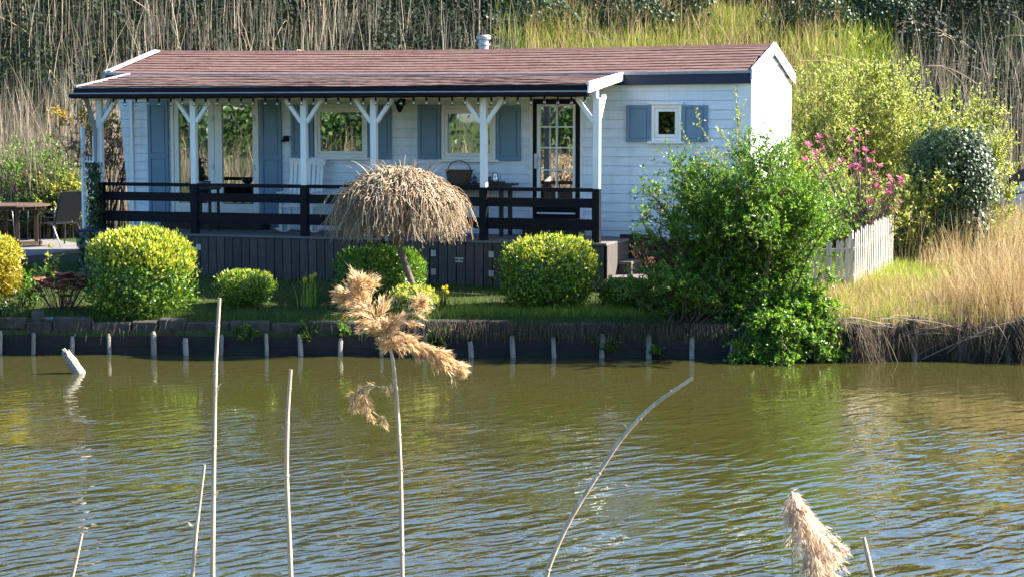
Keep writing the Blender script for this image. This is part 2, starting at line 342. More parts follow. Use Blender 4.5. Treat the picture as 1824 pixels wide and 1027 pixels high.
xs = np.concatenate([[-900, -300, -120, -60, -35, -25, -18], np.arange(-14, 14.01, .25), [18, 25, 35, 60, 120, 300, 900]])
ts = np.concatenate([[0.0, .1, .2, .3], np.arange(.5, 24, .25), [26, 30, 40, 80, 200, 500, 1200]])
XX, TT = np.meshgrid(xs, ts); YY = bank_y(np.clip(XX, -60, 60)) + TT; ZZ = ground_z(np.clip(XX, -60, 60), YY)
XX2 = XX[:1]; low = np.stack([XX[0], YY[0], np.full(len(xs), -1.2)], -1)
V = np.concatenate([low, np.stack([XX.ravel(), YY.ravel(), ZZ.ravel()], -1)])
nx = len(xs); idx = np.arange(len(V)).reshape(-1, nx)
Fq = np.stack([idx[:-1, :-1], idx[:-1, 1:], idx[1:, 1:], idx[1:, :-1]], -1).reshape(-1, 4)
g = link('ground', np_mesh('ground', V, Fq), M['ground'], smooth=True); tag(g, 'garden ground and dike slope on the far bank', kind='structure')

nb = MB(); 
prof = [(-900, 1.6), (-20, 1.6), (1.0, 1.5), (2.2, 1.25), (3.2, .75), (4.6, .25), (5.6, -1.2)]
for (y0, z0), (y1, z1) in zip(prof[:-1], prof[1:]):
    nb.add([(-900, y0, z0), (900, y0, z0), (900, y1, z1), (-900, y1, z1)], [(0, 1, 2, 3)])
o = nb.build('near_bank', M['ground']); tag(o, 'near bank of the canal below the viewpoint', kind='structure')
o = MB().add([(-900, 4, -1.1), (900, 4, -1.1), (900, 90, -1.1), (-900, 90, -1.1)], [(0, 1, 2, 3)]).build('canal_bed', M['ground']); tag(o, 'muddy bed of the canal', kind='structure')

def water_material():
    m, t, p = nt('canal_water')
    p.inputs['Base Color'].default_value = (.043, .040, .011, 1); p.inputs['Roughness'].default_value = .015; p.inputs['IOR'].default_value = 1.95
    p.inputs['Specular IOR Level'].default_value = .95
    c = t.nodes.new('ShaderNodeTexCoord')
    def rip(scale, rot, sc, det):
        m0 = t.nodes.new('ShaderNodeMapping'); m0.inputs['Rotation'].default_value = (0, 0, rot); t.links.new(c.outputs['Object'], m0.inputs['Vector'])
        mp = t.nodes.new('ShaderNodeMapping'); mp.inputs['Scale'].default_value = sc; t.links.new(m0.outputs[0], mp.inputs['Vector']); return noise(t, scale, det, .55, mp.outputs[0], .4)
    a = rip(1, math.radians(-40), (2.6, 6.0, 1), 1); b = rip(1, math.radians(-30), (7.0, 15, 1), 1); d = rip(1, math.radians(20), (.35, .5, 1), 2)
    m1 = t.nodes.new('ShaderNodeMath'); m1.operation = 'MULTIPLY_ADD'; t.links.new(b.outputs[0], m1.inputs[0]); m1.inputs[1].default_value = .22; t.links.new(a.outputs[0], m1.inputs[2])
    sp = t.nodes.new('ShaderNodeSeparateXYZ'); t.links.new(c.outputs['Object'], sp.inputs[0])
    mr = t.nodes.new('ShaderNodeMapRange'); mr.inputs['From Min'].default_value = 12.5; mr.inputs['From Max'].default_value = 20.5   # wind shelter towards the far bank
    mr.inputs['To Min'].default_value = 1.0; mr.inputs['To Max'].default_value = .13; t.links.new(sp.outputs['Y'], mr.inputs[0])
    pr = ramp(t, [(.34, (.30,) * 3), (.62, (1.3,) * 3)]); t.links.new(d.outputs[0], pr.inputs[0])
    m2 = t.nodes.new('ShaderNodeMath'); m2.operation = 'MULTIPLY'; t.links.new(mr.outputs[0], m2.inputs[0]); t.links.new(pr.outputs[0], m2.inputs[1])
    m3 = t.nodes.new('ShaderNodeMath'); m3.operation = 'MULTIPLY'; t.links.new(m1.outputs[0], m3.inputs[0]); t.links.new(m2.outputs[0], m3.inputs[1])
    bp = t.nodes.new('ShaderNodeBump'); bp.inputs['Strength'].default_value = 1; bp.inputs['Distance'].default_value = .054
    t.links.new(m3.outputs[0], bp.inputs['Height']); t.links.new(bp.outputs[0], p.inputs['Normal'])
    return m
M['water'] = water_material()
o = MB().add([(-900, 4.2, 0), (900, 4.2, 0), (900, 33, 0), (-900, 33, 0)], [(0, 1, 2, 3)]).build('water', M['water'])
tag(o, 'rippled olive green canal water', kind='structure')

# ================================================================== the cabin
cab = thing('holiday_cabin', 'white boarded holiday cabin with blue shutters and red shingle roof', 'cabin', hw(0, 0, -W0), -PSI)
def HB(mb, u0, u1, v0, v1, w0, w1): return mb.box(u0, u1, v0, v1, w0 + W0, w1 + W0)
def rect(x0, y0, x1, y1, v=0.0):                              # pixel box -> (u0, u1, w0, w1)
    ua, wa = wl(x0, y0, v); ub, wb = wl(x1, y1, v); return ua, ub, wb, wa
UR = 3.0
def uleft(w): return -7.475 - (w + .07) * (.195 / 2.2)
UL, WB, WT = -7.4, -.05, 2.42
openings = {}
openings['french'] = rect(306, 179, 465, 409)
openings['w1'] = rect(562, 186, 657, 281)
openings['w2'] = rect(788, 188, 885, 285)
openings['door'] = rect(951, 177, 1034, 419.5)
openings['small'] = rect(1162, 187, 1215, 252)
for k in ('french', 'door'): r = openings[k]; openings[k] = (r[0], r[1], -.04, r[3])
ops = list(openings.values())

def split_row(w0, w1):                                        # cells of a wall row left over by the openings
    cuts = sorted([(a, b, c, d) for a, b, c, d in ops if d > w0 + 1e-4 and c < w1 - 1e-4])
    cells = []; x = None
    for a, b, c, d in cuts:
        cells.append((x, a, w0, w1)); x = b
        if c > w0 + .012: cells.append((a, b, w0, c))
        if d < w1 - .012: cells.append((a, b, d, w1))
    cells.append((x, UR, w0, w1)); return cells
CH = .1405
nrow = int((WT - WB) / CH) + 1
for i in range(nrow):
    w0 = WB + i * CH; w1 = min(w0 + CH, WT)
    for a, b, c, d in split_row(w0, w1):
        mb = MB(); gp = .004 if d > w1 - 1e-6 else 0
        la, lb = (uleft(c), uleft(d)) if a is None else (a, a)
        fb = -.024; ft = -.013
        mb.hexa([(la, fb, c + W0), (b, fb, c + W0), (b, 0, c + W0), (la, 0, c + W0), (lb, ft, d - gp + W0), (b, ft, d - gp + W0), (b, 0, d - gp + W0), (lb, 0, d - gp + W0)])
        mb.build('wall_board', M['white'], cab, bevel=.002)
    # backing behind this row
mb = MB()
for i in range(nrow):
    w0 = WB + i * CH; w1 = min(w0 + CH, WT)
    for a, b, c, d in split_row(w0, w1):
        la = uleft(c) + .02 if a is None else a
        HB(mb, la, b - (.002 if b == UR else 0), .002, .045, c, d)
mb.build('wall_lining', M['white'], cab)
# right gable boards
EAVE_W, RIDGE_W, DEP = 2.40, 2.86, 3.0
def gable_v(w):
    if w <= EAVE_W: return 0.0, DEP
    k = (w - EAVE_W) / (RIDGE_W - EAVE_W); return DEP / 2 * k, DEP - DEP / 2 * k
w = WB
while w < RIDGE_W - .01:
    w1 = min(w + CH, RIDGE_W); a0, a1 = gable_v(w); b0, b1 = gable_v(w1)
    MB().hexa([(UR, a0, w + W0), (UR + .024, a0, w + W0), (UR + .024, a1, w + W0), (UR, a1, w + W0), (UR, b0, w1 - .004 + W0), (UR + .013, b0, w1 - .004 + W0), (UR + .013, b1, w1 - .004 + W0), (UR, b1, w1 - .004 + W0)]).build('wall_board', M['white'], cab, bevel=.002)
    w = w1
mb = MB(); HB(mb, UR - .05, UR - .002, .05, DEP - .05, WB, EAVE_W)
mb.hexa([(UR - .05, .05, EAVE_W + W0), (UR - .002, .05, EAVE_W + W0), (UR - .002, DEP - .05, EAVE_W + W0), (UR - .05, DEP - .05, EAVE_W + W0), (UR - .05, 1.49, RIDGE_W + W0), (UR - .002, 1.49, RIDGE_W + W0), (UR - .002, 1.51, RIDGE_W + W0), (UR - .05, 1.51, RIDGE_W + W0)])
mb.build('gable_lining', M['white'], cab)
mb = MB()                                                     # leaning left end and back wall
mb.hexa([(uleft(WB), .003, WB + W0), (uleft(WB) + .05, .003, WB + W0), (uleft(WB) + .05, DEP, WB + W0), (uleft(WB), DEP, WB + W0)] + [(uleft(EAVE_W) + k, v, EAVE_W + W0) for k, v in ((0, .003), (.05, .003), (.05, DEP), (0, DEP))])
mb.hexa([(uleft(EAVE_W), .003, EAVE_W + W0), (uleft(EAVE_W) + .05, .003, EAVE_W + W0), (uleft(EAVE_W) + .05, DEP, EAVE_W + W0), (uleft(EAVE_W), DEP, EAVE_W + W0)] + [(uleft(RIDGE_W) + k, v, RIDGE_W + W0) for k, v in ((0, 1.49), (.05, 1.49), (.05, 1.51), (0, 1.51))])
mb.build('end_wall', M['white'], cab)
mb = MB(); HB(mb, -7.4, UR, DEP - .05, DEP, WB, EAVE_W); mb.build('back_wall', M['white'], cab)
mb = MB(); HB(mb, -7.3, 2.9, .10, DEP - .1, -.045, -.02); HB(mb, -7.3, 2.9, DEP - .14, DEP - .1, -.02, 2.3); HB(mb, -7.3, 2.9, .10, DEP - .1, 2.3, 2.33)
mb.build('interior', M['interior'], cab)
mb = MB(); HB(mb, -7.35, UR - .03, .03, .07, -W0 - .05, WB - .003); HB(mb, UR - .1, UR - .03, .075, DEP - .05, -W0 - .05, WB - .003); mb.build('plinth', M['black'], cab)
# trims
u0 = wl(236, 200)[0]; mb = MB(); HB(mb, u0 - .03, u0 + .03, -.05, -.0245, WB, 2.3); mb.build('corner_trim', M['white_trim'], cab, bevel=.012)
mb = MB(); HB(mb, UR - .16, UR + .045, -.047, -.0255, WB, 2.33); HB(mb, UR + .0255, UR + .045, -.0254, .08, WB, 2.33); mb.build('corner_trim', M['white_trim'], cab, bevel=.003)
mb = MB(); HB(mb, UR + .0255, UR + .045, DEP - .09, DEP, WB, 2.33); mb.build('corner_trim', M['white_trim'], cab, bevel=.003)

# roof
def quad3(u, a, b, c):                                        # sag through three measured points
    xs_ = (-7.8, -2.0, 3.03); return float(np.interp(u, xs_, (a, b, c))) if False else sum(y * np.prod([(u - xs_[j]) / (xs_[i] - xs_[j]) for j in range(3) if j != i]) for i, y in enumerate((a, b, c)))
def eave(u): return quad3(u, 2.555, 2.485, 2.50)
def ridge(u): return quad3(u, 2.955, 2.90, 2.93)
UE0, UE1, VE, VR = -7.82, 3.05, -.12, 1.5
ug = np.linspace(UE0, UE1, 49)
mb = MB()
for a, b in zip(ug[:-1], ug[1:]):                             # roof slab, front and back slopes
    e0, e1, r0, r1 = eave(a) - .02 + W0, eave(b) - .02 + W0, ridge(a) - .02 + W0, ridge(b) - .02 + W0
    mb.add([(a, VE, e0), (b, VE, e1), (b, VR, r1), (a, VR, r0), (a, VE, e0 - .035), (b, VE, e1 - .035), (b, VR, r1 - .035), (a, VR, r0 - .035),
            (a, DEP - VE, e0), (b, DEP - VE, e1), (a, DEP - VE, e0 - .035), (b, DEP - VE, e1 - .035)],
           [(0, 1, 2, 3), (7, 6, 5, 4), (4, 5, 1, 0), (3, 2, 9, 8), (10, 11, 6, 7), (8, 9, 11, 10)])
roof = mb.build('roof', M['black'], cab)
rr = random.Random(5)
def courses(n, slope, ulo, uhi, v0, v1, mat, parent, name, jit=.006, seg=70, right_ragged=.0, left_ragged=0.0):
    for k in range(n):
        mb = MB(); a = k / n; b = (k + 1.18) / n if k < n - 1 else 1.0
        lu = ulo + rr.uniform(0, left_ragged); ru = uhi - rr.uniform(0, right_ragged)
        us = np.linspace(lu, ru, seg); ph = [rr.uniform(0, 6) for _ in range(3)]
        P = []
        for u in us:
            j = jit * (math.sin(u * 2.1 + ph[0]) * .6 + math.sin(u * 6.3 + ph[1]) * .4 + rr.uniform(-.5, .5))
            z0 = slope(u, a) + W0 + .016 + j * .6; z1 = slope(u, b) + W0 + .004
            va = v0 + (v1 - v0) * a - .01 + j; vb = v0 + (v1 - v0) * b
            P += [(u, va, z0 - .014), (u, va, z0), (u, vb, z1)]
        fs = []
        for i in range(seg - 1):
            q = i * 3; fs += [(q, q + 3, q + 4, q + 1), (q + 1, q + 4, q + 5, q + 2)]
        fs += [(0, 1, 2), ((seg - 1) * 3, (seg - 1) * 3 + 2, (seg - 1) * 3 + 1)]
        mb.add(P, fs).build(name, mat, parent)
sl_main = lambda u, t: eave(u) * (1 - t) + ridge(u) * t - .02
courses(9, sl_main, UE0 + .07, UE1 - .04, VE - .0, VR, M['roof'], roof, 'shingle_course', .008, 90, .05, .05)
mb = MB()
for a, b in zip(ug[:-1], ug[1:]):
    mb.add([(a, VR - .08, ridge(a) - .02 + W0 - .008), (b, VR - .08, ridge(b) - .02 + W0 - .008), (b, VR, ridge(b) + .018 + W0), (a, VR, ridge(a) + .018 + W0), (a, VR + .12, ridge(a) - .04 + W0), (b, VR + .12, ridge(b) - .04 + W0)], [(0, 1, 2, 3), (3, 2, 5, 4)])
mb.build('ridge_cap', M['roof'], roof)
mb = MB()                                                      # light grey strip on the eave
for a, b in zip(ug[:-1], ug[1:]):
    z0, z1 = eave(a) + W0, eave(b) + W0
    mb.hexa([(a, VE - .035, z0 - .048), (b, VE - .035, z1 - .048), (b, VE - .002, z1 - .048), (a, VE - .002, z0 - .048), (a, VE - .035, z0 - .006), (b, VE - .035, z1 - .006), (b, VE - .002, z1 - .003), (a, VE - .002, z0 - .003)])
mb.build('eave_strip', M['grey_trim'], roof)
mb = MB()
for a, b in zip(ug[:-1], ug[1:]):
    z0, z1 = eave(a) + W0, eave(b) + W0
    mb.hexa([(a, VE - .006, z0 - .20), (b, VE - .006, z1 - .20), (b, VE + .03, z1 - .20), (a, VE + .03, z0 - .20), (a, VE - .006, z0 - .0485), (b, VE - .006, z1 - .0485), (b, VE + .03, z1 - .056), (a, VE + .03, z0 - .056)])
mb.build('fascia', M['navy'], roof)
mb = MB(); HB(mb, UE0 + .1, UE1 - .06, VE + .031, -.03, 2.32, 2.335); mb.build('soffit', M['white_trim'], roof)
def barge(u, side, mat, th=.03, hgt=.17):
    e, r = eave(u) + W0, ridge(u) + W0; mb = MB(); s = 1 if side > 0 else -1; a, b = sorted((u, u + s * th))
    for v0, z0, v1, z1 in ((VE - .03, e + .02, VR - .001, r + .035), (VR, r + .035, DEP - VE + .03, e + .02)):
        mb.hexa([(a, v0, z0 - hgt), (b, v0, z0 - hgt), (b, v1, z1 - hgt), (a, v1, z1 - hgt), (a, v0, z0), (b, v0, z0), (b, v1, z1), (a, v1, z1)])
    mb.build('bargeboard', mat, roof, bevel=.003)
barge(UE1 + .002, 1, M['white_trim']); barge(UE0 - .002, -1, M['grey_trim'], .05)
mb = MB()
for v0, f in ((VE, 0), ):                                       # pale verge strip lying on the left roof edge
    n = 6
    for i in range(n):
        a, b = i / n, (i + 1) / n; z = lambda t: eave(UE0) * (1 - t) + ridge(UE0) * t + W0
        vv = lambda t: VE + (VR - VE) * t
        mb.hexa([(UE0, vv(a), z(a)), (UE0 + .08, vv(a), z(a)), (UE0 + .08, vv(b), z(b)), (UE0, vv(b), z(b)), (UE0, vv(a), z(a) + .03), (UE0 + .08, vv(a), z(a) + .024), (UE0 + .08, vv(b), z(b) + .024), (UE0, vv(b), z(b) + .03)])
mb.build('verge_strip', M['grey_trim'], roof)
fu, fv = -1.98, 2.15
mb = MB(); zb = 2.70 + W0; mb.lathe([(.085, 0), (.085, .30), (.10, .305), (.10, .335), (.085, .34), (.085, .40), (.12, .405), (.125, .45), (.105, .475), (.02, .48)], (fu, fv, zb), 18)
ch = mb.build('flue_pipe', M['metal'], roof, smooth=False)
MB().lathe([(.088, .26), (.092, .29), (.088, .30)], (fu, fv, zb), 18).build('flue_collar', M['black'], ch) if False else None

# shutters
def shutter(r, panels=((.08, .92),), v=-.06):
    a, b, c, d = r; mb = MB(); s = .055; H = d - c
    HB(mb, a, b, v + .016, -.026, c, d)                         # recessed panel
    HB(mb, a, a + s, v, v + .0155, c, d); HB(mb, b - s, b, v, v + .0155, c, d)
    edges = [0] + [x for p in panels for x in p] + [1]
    for lo, hi in zip(edges[0::2], edges[1::2]): HB(mb, a + s + .0005, b - s - .0005, v + .0005, v + .0155, c + lo * H, c + hi * H)
    for lo, hi in panels:                                        # raised centre field with a shadow gap
        HB(mb, a + s + .014, b - s - .014, v + .006, v + .0155, c + lo * H + .014, c + hi * H - .014)
    return mb.build('shutter', M['blue'], cab, bevel=.002)
two = ((.04, .53), (.57, .95))
r = rect(265, 177, 305, 405); shutter((r[0], r[1], .03, 2.10), two)
r = rect(465.5, 177, 505, 405); shutter((r[0], r[1], .03, 2.10), two)
for x0, y0, x1, y1 in ((520, 187, 561, 281), (657.5, 187, 699, 284), (746, 187, 787, 284), (886, 188, 929, 287), (1117, 188, 1161, 253), (1216.5, 188, 1261, 253)):
    shutter(rect(x0, y0, x1, y1))

def frame(mb, a, b, c, d, s, v0, v1, sb=None):
    sb = sb or s
    HB(mb, a, a + s, v0, v1, c, d); HB(mb, b - s, b, v0, v1, c, d)
    HB(mb, a + s, b - s, v0, v1, d - s, d); HB(mb, a + s, b - s, v0, v1, c, c + sb)
def window(r, mat, s=.05, s2=.045, sill=True, head=False, curtain=0, pane=M['glass'], blind=False):
    a, b, c, d = r; mb = MB(); frame(mb, a + .001, b - .001, c + .001, d - .001, s, -.055, .03)
    frame(mb, a + s + .004, b - s - .004, c + s + .004, d - s - .004, s2, -.042, .02)
    wobj = mb.build('window', mat, cab, bevel=.003); k = s + s2
    mb = MB(); HB(mb, a + k, b - k, -.016, -.010, c + k, d - k); mb.build('pane', pane, wobj)
    if sill: mb = MB(); HB(mb, a - .05, b + .05, -.10, -.026, c - .036, c); mb.build('sill', M['white_trim'], wobj, bevel=.004)
    if head: mb = MB(); HB(mb, a - .03, b + .03, -.085, -.026, d, d + .035); mb.build('window_head', M['white_trim'], wobj, bevel=.004)
    if blind: mb = MB(); HB(mb, a + k, b - k, -.0415, -.030, d - k - .035, d - k); mb.build('ventilation_strip', mat, wobj)
    for cu0, cu1 in (curtain or ()):
        us = np.linspace(a + (b - a) * cu0, a + (b - a) * cu1, 40); mb = MB()
        P = []
        for i, u in enumerate(us):
            vv = .10 + .022 * math.sin(i * 1.15) + .008 * math.sin(i * 2.9); P += [(u, vv, c + .02 + W0), (u, vv, d - .03 + W0)]
        mb.add(P, [(2 * i, 2 * i + 2, 2 * i + 3, 2 * i + 1) for i in range(39)]).build('curtain', M['curtain'], wobj, smooth=True)
    return wobj
window(openings['w1'], M['cream'], blind=True)
window(openings['w2'], M['cream'], curtain=((.02, .42), (.45, .98)), blind=True)
window(openings['small'], M['white_trim'], .05, .05, True, True, 0, M['dark_glass'])

# french doors
a, b, c, d = openings['french']; c = .0
mb = MB(); s = .055; HB(mb, a + .001, a + s, -.06, .03, c, d); HB(mb, b - s, b - .001, -.06, .03, c, d); HB(mb, a + s, b - s, -.06, .03, d - s, d - .001); HB(mb, a + s, b - s, -.075, .03, c - .038, c + .03)
mb.build('door_frame', M['cream'], cab, bevel=.003)
mid = wl(385, 300)[0]
for x0, x1, nm, gl in ((a + s + .004, mid - .003, 'french_door', (wl(320, 200)[0], wl(372, 200)[0])), (mid + .003, b - s - .004, 'french_door', (wl(397, 200)[0], wl(452, 200)[0]))):
    mb = MB(); z0, z1 = c + .034, d - s - .004; gb = .40; gt = wl(400, 187)[1]
    g0, g1 = gl
    HB(mb, x0, g0, -.05, .01, z0, z1); HB(mb, g1, x1, -.05, .01, z0, z1); HB(mb, g0, g1, -.05, .01, gt, z1); HB(mb, g0, g1, -.05, .01, z0, gb)
    lf = mb.build(nm, M['cream'], cab, bevel=.003)
    mb = MB(); HB(mb, g0, g1, -.022, -.016, gb, gt); mb.build('pane', M['glass'], lf)
    mb = MB(); frame(mb, g0 + .02, g1 - .02, z0 + .10, gb - .06, .014, -.058, -.0505); mb.build('panel_moulding', M['white_trim'], lf)
    mb = MB(); HB(mb, x1 - .03, x1 - .01, -.062, -.0505, 1.75, 1.84); HB(mb, x1 - .03, x1 - .01, -.062, -.0505, .95, 1.04); mb.build('hinge', M['metal'], lf)
us = np.linspace(wl(316, 200)[0], wl(350, 200)[0], 30); P = []
for i, u in enumerate(us): P += [(u, .12 + .025 * math.sin(i * 1.2), .05 + W0), (u, .12 + .025 * math.sin(i * 1.2), 2.0 + W0)]
MB().add(P, [(2 * i, 2 * i + 2, 2 * i + 3, 2 * i + 1) for i in range(29)]).build('curtain', M['curtain'], cab, smooth=True)

# front door
a, b, c, d = openings['door']; c = .0
mb = MB(); fa, fb, ft = wl(958, 190)[0], wl(1027, 190)[0], wl(990, 186)[1]; fl = wl(990, 378)[1]
HB(mb, fa, fb, -.045, .0, fl - .03, fl - .004)
x0, x1, xm = wl(964, 200)[0], wl(1022, 200)[0], wl(993, 200)[0]
rows = [wl(990, y)[1] for y in (190, 226.5, 263.5, 303, 338, 357)]; gb = wl(990, 357)[1]
HB(mb, fa, x0, -.05, .0, gb - .03, ft); HB(mb, x1, fb, -.05, .0, gb - .03, ft); HB(mb, x0, x1, -.05, .0, rows[0], ft)
HB(mb, xm - .012, xm + .012, -.048, -.002, gb, rows[0])
for wv in rows[1:5]: HB(mb, x0, xm - .0125, -.047, -.003, wv - .012, wv + .012); HB(mb, xm + .0125, x1, -.047, -.003, wv - .012, wv + .012)
door = mb.build('front_door', M['cream'], cab, bevel=.002)
for t, bt in zip(rows[:-1], rows[1:]):
    for p0, p1 in ((x0, xm - .012), (xm + .012, x1)):
        mb = MB(); HB(mb, p0, p1, -.025, -.019, bt + .0121 if bt != gb else gb, t - (.0121 if t != rows[0] else 0)); mb.build('pane', M['glass'], door)
mb = MB(); HB(mb, a + .001, fa - .002, -.06, .03, -.038, d - .001); HB(mb, fb + .002, b - .001, -.06, .03, -.038, d - .001); HB(mb, fa - .002, fb + .002, -.06, .03, ft + .003, d - .001)
mb.build('door_frame', M['black'], door, bevel=.003)
mb = MB(); HB(mb, fa, fb, -.042, .02, -.03, gb - .031); mb.build('kick_panel', M['black'], door)
mb = MB(); pu = wl(957, 280)[0]; HB(mb, pu - .03, pu + .03, -.072, -.0605, 1.02, 1.25); HB(mb, pu - .008, pu + .012, -.12, -.0725, 1.165, 1.185); HB(mb, pu - .008, pu + .11, -.135, -.1205, 1.163, 1.187); mb.build('handle', M['metal'], door, bevel=.003)
mb = MB(); HB(mb, a - .05, a - .002, -.042, -.026, -.04, d + .0); HB(mb, b + .002, b + .04, -.042, -.026, -.04, d + .0); mb.build('door_architrave', M['white_trim'], door)

# wall fittings
lu, lw = wl(719, 188); mb = MB()
mb.lathe([(.012, -.13), (.03, -.12), (.05, -.08), (.085, .02), (.09, .03), (.02, .06)], (lu, -.16, lw + .02 + W0), 8)
mb.tube([(lu, -.16, lw + .07 + W0), (lu, -.16, lw + .12 + W0), (lu, -.10, lw + .14 + W0), (lu, -.026, lw + .09 + W0)], .012, 6); HB(mb, lu - .035, lu + .035, -.04, -.026, lw + .0, lw + .15)
for k in range(4):
    an = k * math.pi / 2 + .4; mb.tube([(lu + .085 * math.cos(an), -.16 + .085 * math.sin(an), lw + .05 + W0), (lu + .075 * math.cos(an), -.16 + .075 * math.sin(an), lw + .13 + W0)], .006, 4)
o = mb.build('wall_lamp', M['black'], cab); o['label'] = 'black iron wall lantern between the two windows'
bu, bw = wl(512, 250); mb = MB(); HB(mb, bu - .045, bu + .045, -.07, -.026, bw - .02, bw + .07); HB(mb, bu - .055, bu + .01, -.12, -.0705, bw - .03, bw + .01); mb.build('wall_socket', M['black'], cab, bevel=.006)

# ================================================================== the veranda
ver = thing('veranda', 'timber veranda with white braced posts, dark railing and low shingle canopy', 'veranda', hw(0, 0, -W0), -PSI)
VF = -1.5                                                     # line of the posts
UD0, UD1 = -7.15, 1.28
nd = 11; dv = (1.60 - .03) / nd
for k in range(nd):
    v0 = -1.60 + k * dv; mb = MB(); HB(mb, UD0, UD1 + .01, v0, v0 + dv - .006, -.035, .0); mb.build('deck_board', M['deck'], ver, bevel=.003)
mb = MB(); HB(mb, UD0 + .05, UD1 - .05, -1.52, -1.46, -.16, -.036); HB(mb, UD0 + .05, UD1 - .05, -.1, -.05, -.16, -.036)
for k in range(8): u = UD0 + .2 + k * (UD1 - UD0 - .4) / 7; HB(mb, u - .05, u + .05, -1.455, -1.36, -W0 - .05, -.036); HB(mb, u - .05, u + .05, -.28, -.18, -W0 - .05, -.036)
mb.build('deck_frame', M['skirt'], ver)
ub = UD0; kk = 0; rs = random.Random(3)
sk_mesh = []
for q in range(4):
    mb = MB(); mb.box(0, .1295, 0, .02, -.62 - .02 * (q % 2), 0); sk_mesh.append(mb.mesh('skirting_board'))
while ub < UD1 - .05:
    me = sk_mesh[kk % 4]; o = link('skirting_board', me, M['skirt'], ver, bevel=.002)
    o.location = (ub, -1.585 + rs.uniform(-.004, .004), -.04 + W0); ub += .1425; kk += 1
mb = MB(); HB(mb, UD1 - .012, UD1 + .012, -1.56, -.45, -W0 - .02, -.037); mb.build('end_panel', M['skirt'], ver)
# hatch fittings on the skirting
def spot(x, y, v=-1.592): return wl(x, y, v)
for x, y in ((354, 440), (772, 451), (772, 484), (875, 453), (875, 487)):
    u, w = spot(x, y); mb = MB(); HB(mb, u - .038, u - .004, -1.598, -1.590, w - .045, w + .045); HB(mb, u + .004, u + .038, -1.598, -1.590, w - .045, w + .045); mb.tube([(u, -1.598, w - .045 + W0), (u, -1.598, w + .045 + W0)], .006, 6); mb.build('hinge', M['metal'], ver)
u, w = spot(818, 463); mb = MB(); HB(mb, u - .07, u + .07, -1.600, -1.590, w + .01, w + .035); HB(mb, u - .06, u + .06, -1.600, -1.590, w - .035, w - .012); HB(mb, u - .012, u + .012, -1.61, -1.590, w - .011, w + .009); mb.build('latch', M['metal'], ver)
u, w = spot(687, 427); mb = MB(); HB(mb, u - .05, u + .0, -1.66, -1.590, w - .06, w + .05); mb.build('garden_spotlight', M['black'], ver, bevel=.006)
mb = MB(); HB(mb, u + .003, u + .04, -1.64, -1.590, w - .02, w + .05); mb.build('cable_box', M['metal'], ver)
for x in (763.5, 824):
    u = wl(x, 470, -1.59)[0]
# steps down to the right
mb = MB(); HB(mb, UD1 + .02, 1.50, -1.02, -.44, -.34, -.30); o = mb.build('step_tread', M['deck'], ver, bevel=.004)
mb = MB(); HB(mb, UD1 + .02, 1.49, -1.0, -.44, -W0 - .02, -.3405); mb.build('step_riser', M['skirt'], ver)
mb = MB(); HB(mb, UD1 + .02, 1.80, -1.50, -.44, -.53, -.49); mb.build('step_tread', M['deck'], ver, bevel=.004)
mb = MB(); HB(mb, UD1 + .02, 1.78, -1.47, -1.03, -W0 - .03, -.5305); mb.build('step_riser', M['skirt'], ver)
mb = MB(); HB(mb, UD1 - .14, 1.66, -.40, -.36, -W0, .0 + .06); mb.build('step_side_panel', M['dark_wood'], ver, bevel=.004)

# posts, braces, beam
BW = 2.08
post_x = (180, 347, 543, 667, 862, 1063); pu = [wl(x, 335, VF)[0] for x in post_x]
for i, u in enumerate(pu):
    mb = MB(); HB(mb, u - .048, u + .048, VF - .045, VF + .045, .775, BW); mb.build('post', M['white_trim'], ver, bevel=.005)
    mb = MB(); HB(mb, u - .056, u + .056, VF - .06, VF + .05, .0, .774); mb.build('railing_post', M['black'], ver, bevel=.004)
    for sd in (-1, 1):
        if (i == 0 and sd < 0) or (i == 5 and sd > 0): continue
        mb = MB(); mb.bar((u + sd * .045, VF, 1.73 + W0), (u + sd * .30, VF, 2.07 + W0), .06, .065, (0, 1, 0)); mb.build('brace', M['white_trim'], ver, bevel=.004)
    if i in (0, 5):
        mb = MB(); mb.bar((u, VF + .046, 1.73 + W0), (u, VF + .34, 2.12 + W0), .06, .065, (1, 0, 0)); mb.build('brace', M['white_trim'], ver, bevel=.004)
mb = MB(); HB(mb, pu[0] - .25, 1.12, VF - .06, VF + .06, BW + .001, 2.19); mb.build('beam', M['white_trim'], ver, bevel=.004)
for i in range(5):
    a, b = pu[i] + .0565, pu[i + 1] - .0565
    for w0, w1 in ((.50, .635), (.17, .335)):
        mb = MB(); HB(mb, a, b, VF - .03, VF + .005, w0, w1); mb.build('railing_board', M['black'], ver, bevel=.003)
    mb = MB(); HB(mb, a - .0005, b + .0005, VF - .05, VF + .02, .73, .785); mb.build('top_rail', M['black'], ver, bevel=.003)
# canopy
CU0, CU1, CV0, CV1 = -7.36, 1.08, -1.74, -.165
def can(u, t): return (2.265 + .010 * math.sin(u * .8)) * (1 - t) + (eave(u) - .035) * t
ug2 = np.linspace(CU0, CU1, 40); mb = MB()
for a, b in zip(ug2[:-1], ug2[1:]):
    z = [can(a, 0) + W0, can(b, 0) + W0, can(b, 1) + W0, can(a, 1) + W0]
    q = [(a, CV0, z[0]), (b, CV0, z[1]), (b, CV1, z[2]), (a, CV1, z[3])]
    mb.hexa([(x, y, zz - .05) for x, y, zz in q] + q)
canopy = mb.build('canopy', M['cream'], ver)
courses(7, can, CU0 + .02, CU1 - .02, CV0 - .02, CV1, M['roof2'], canopy, 'shingle_course', .012, 80, .03, .03)
mb = MB(); HB(mb, CU0 - .03, CU1 + .0, CV0 - .045, CV0 - .003, 2.165, 2.262); mb.build('canopy_fascia', M['black'], ver)
n = 40; mb = MB()                                             # half-round gutter with a bright lip
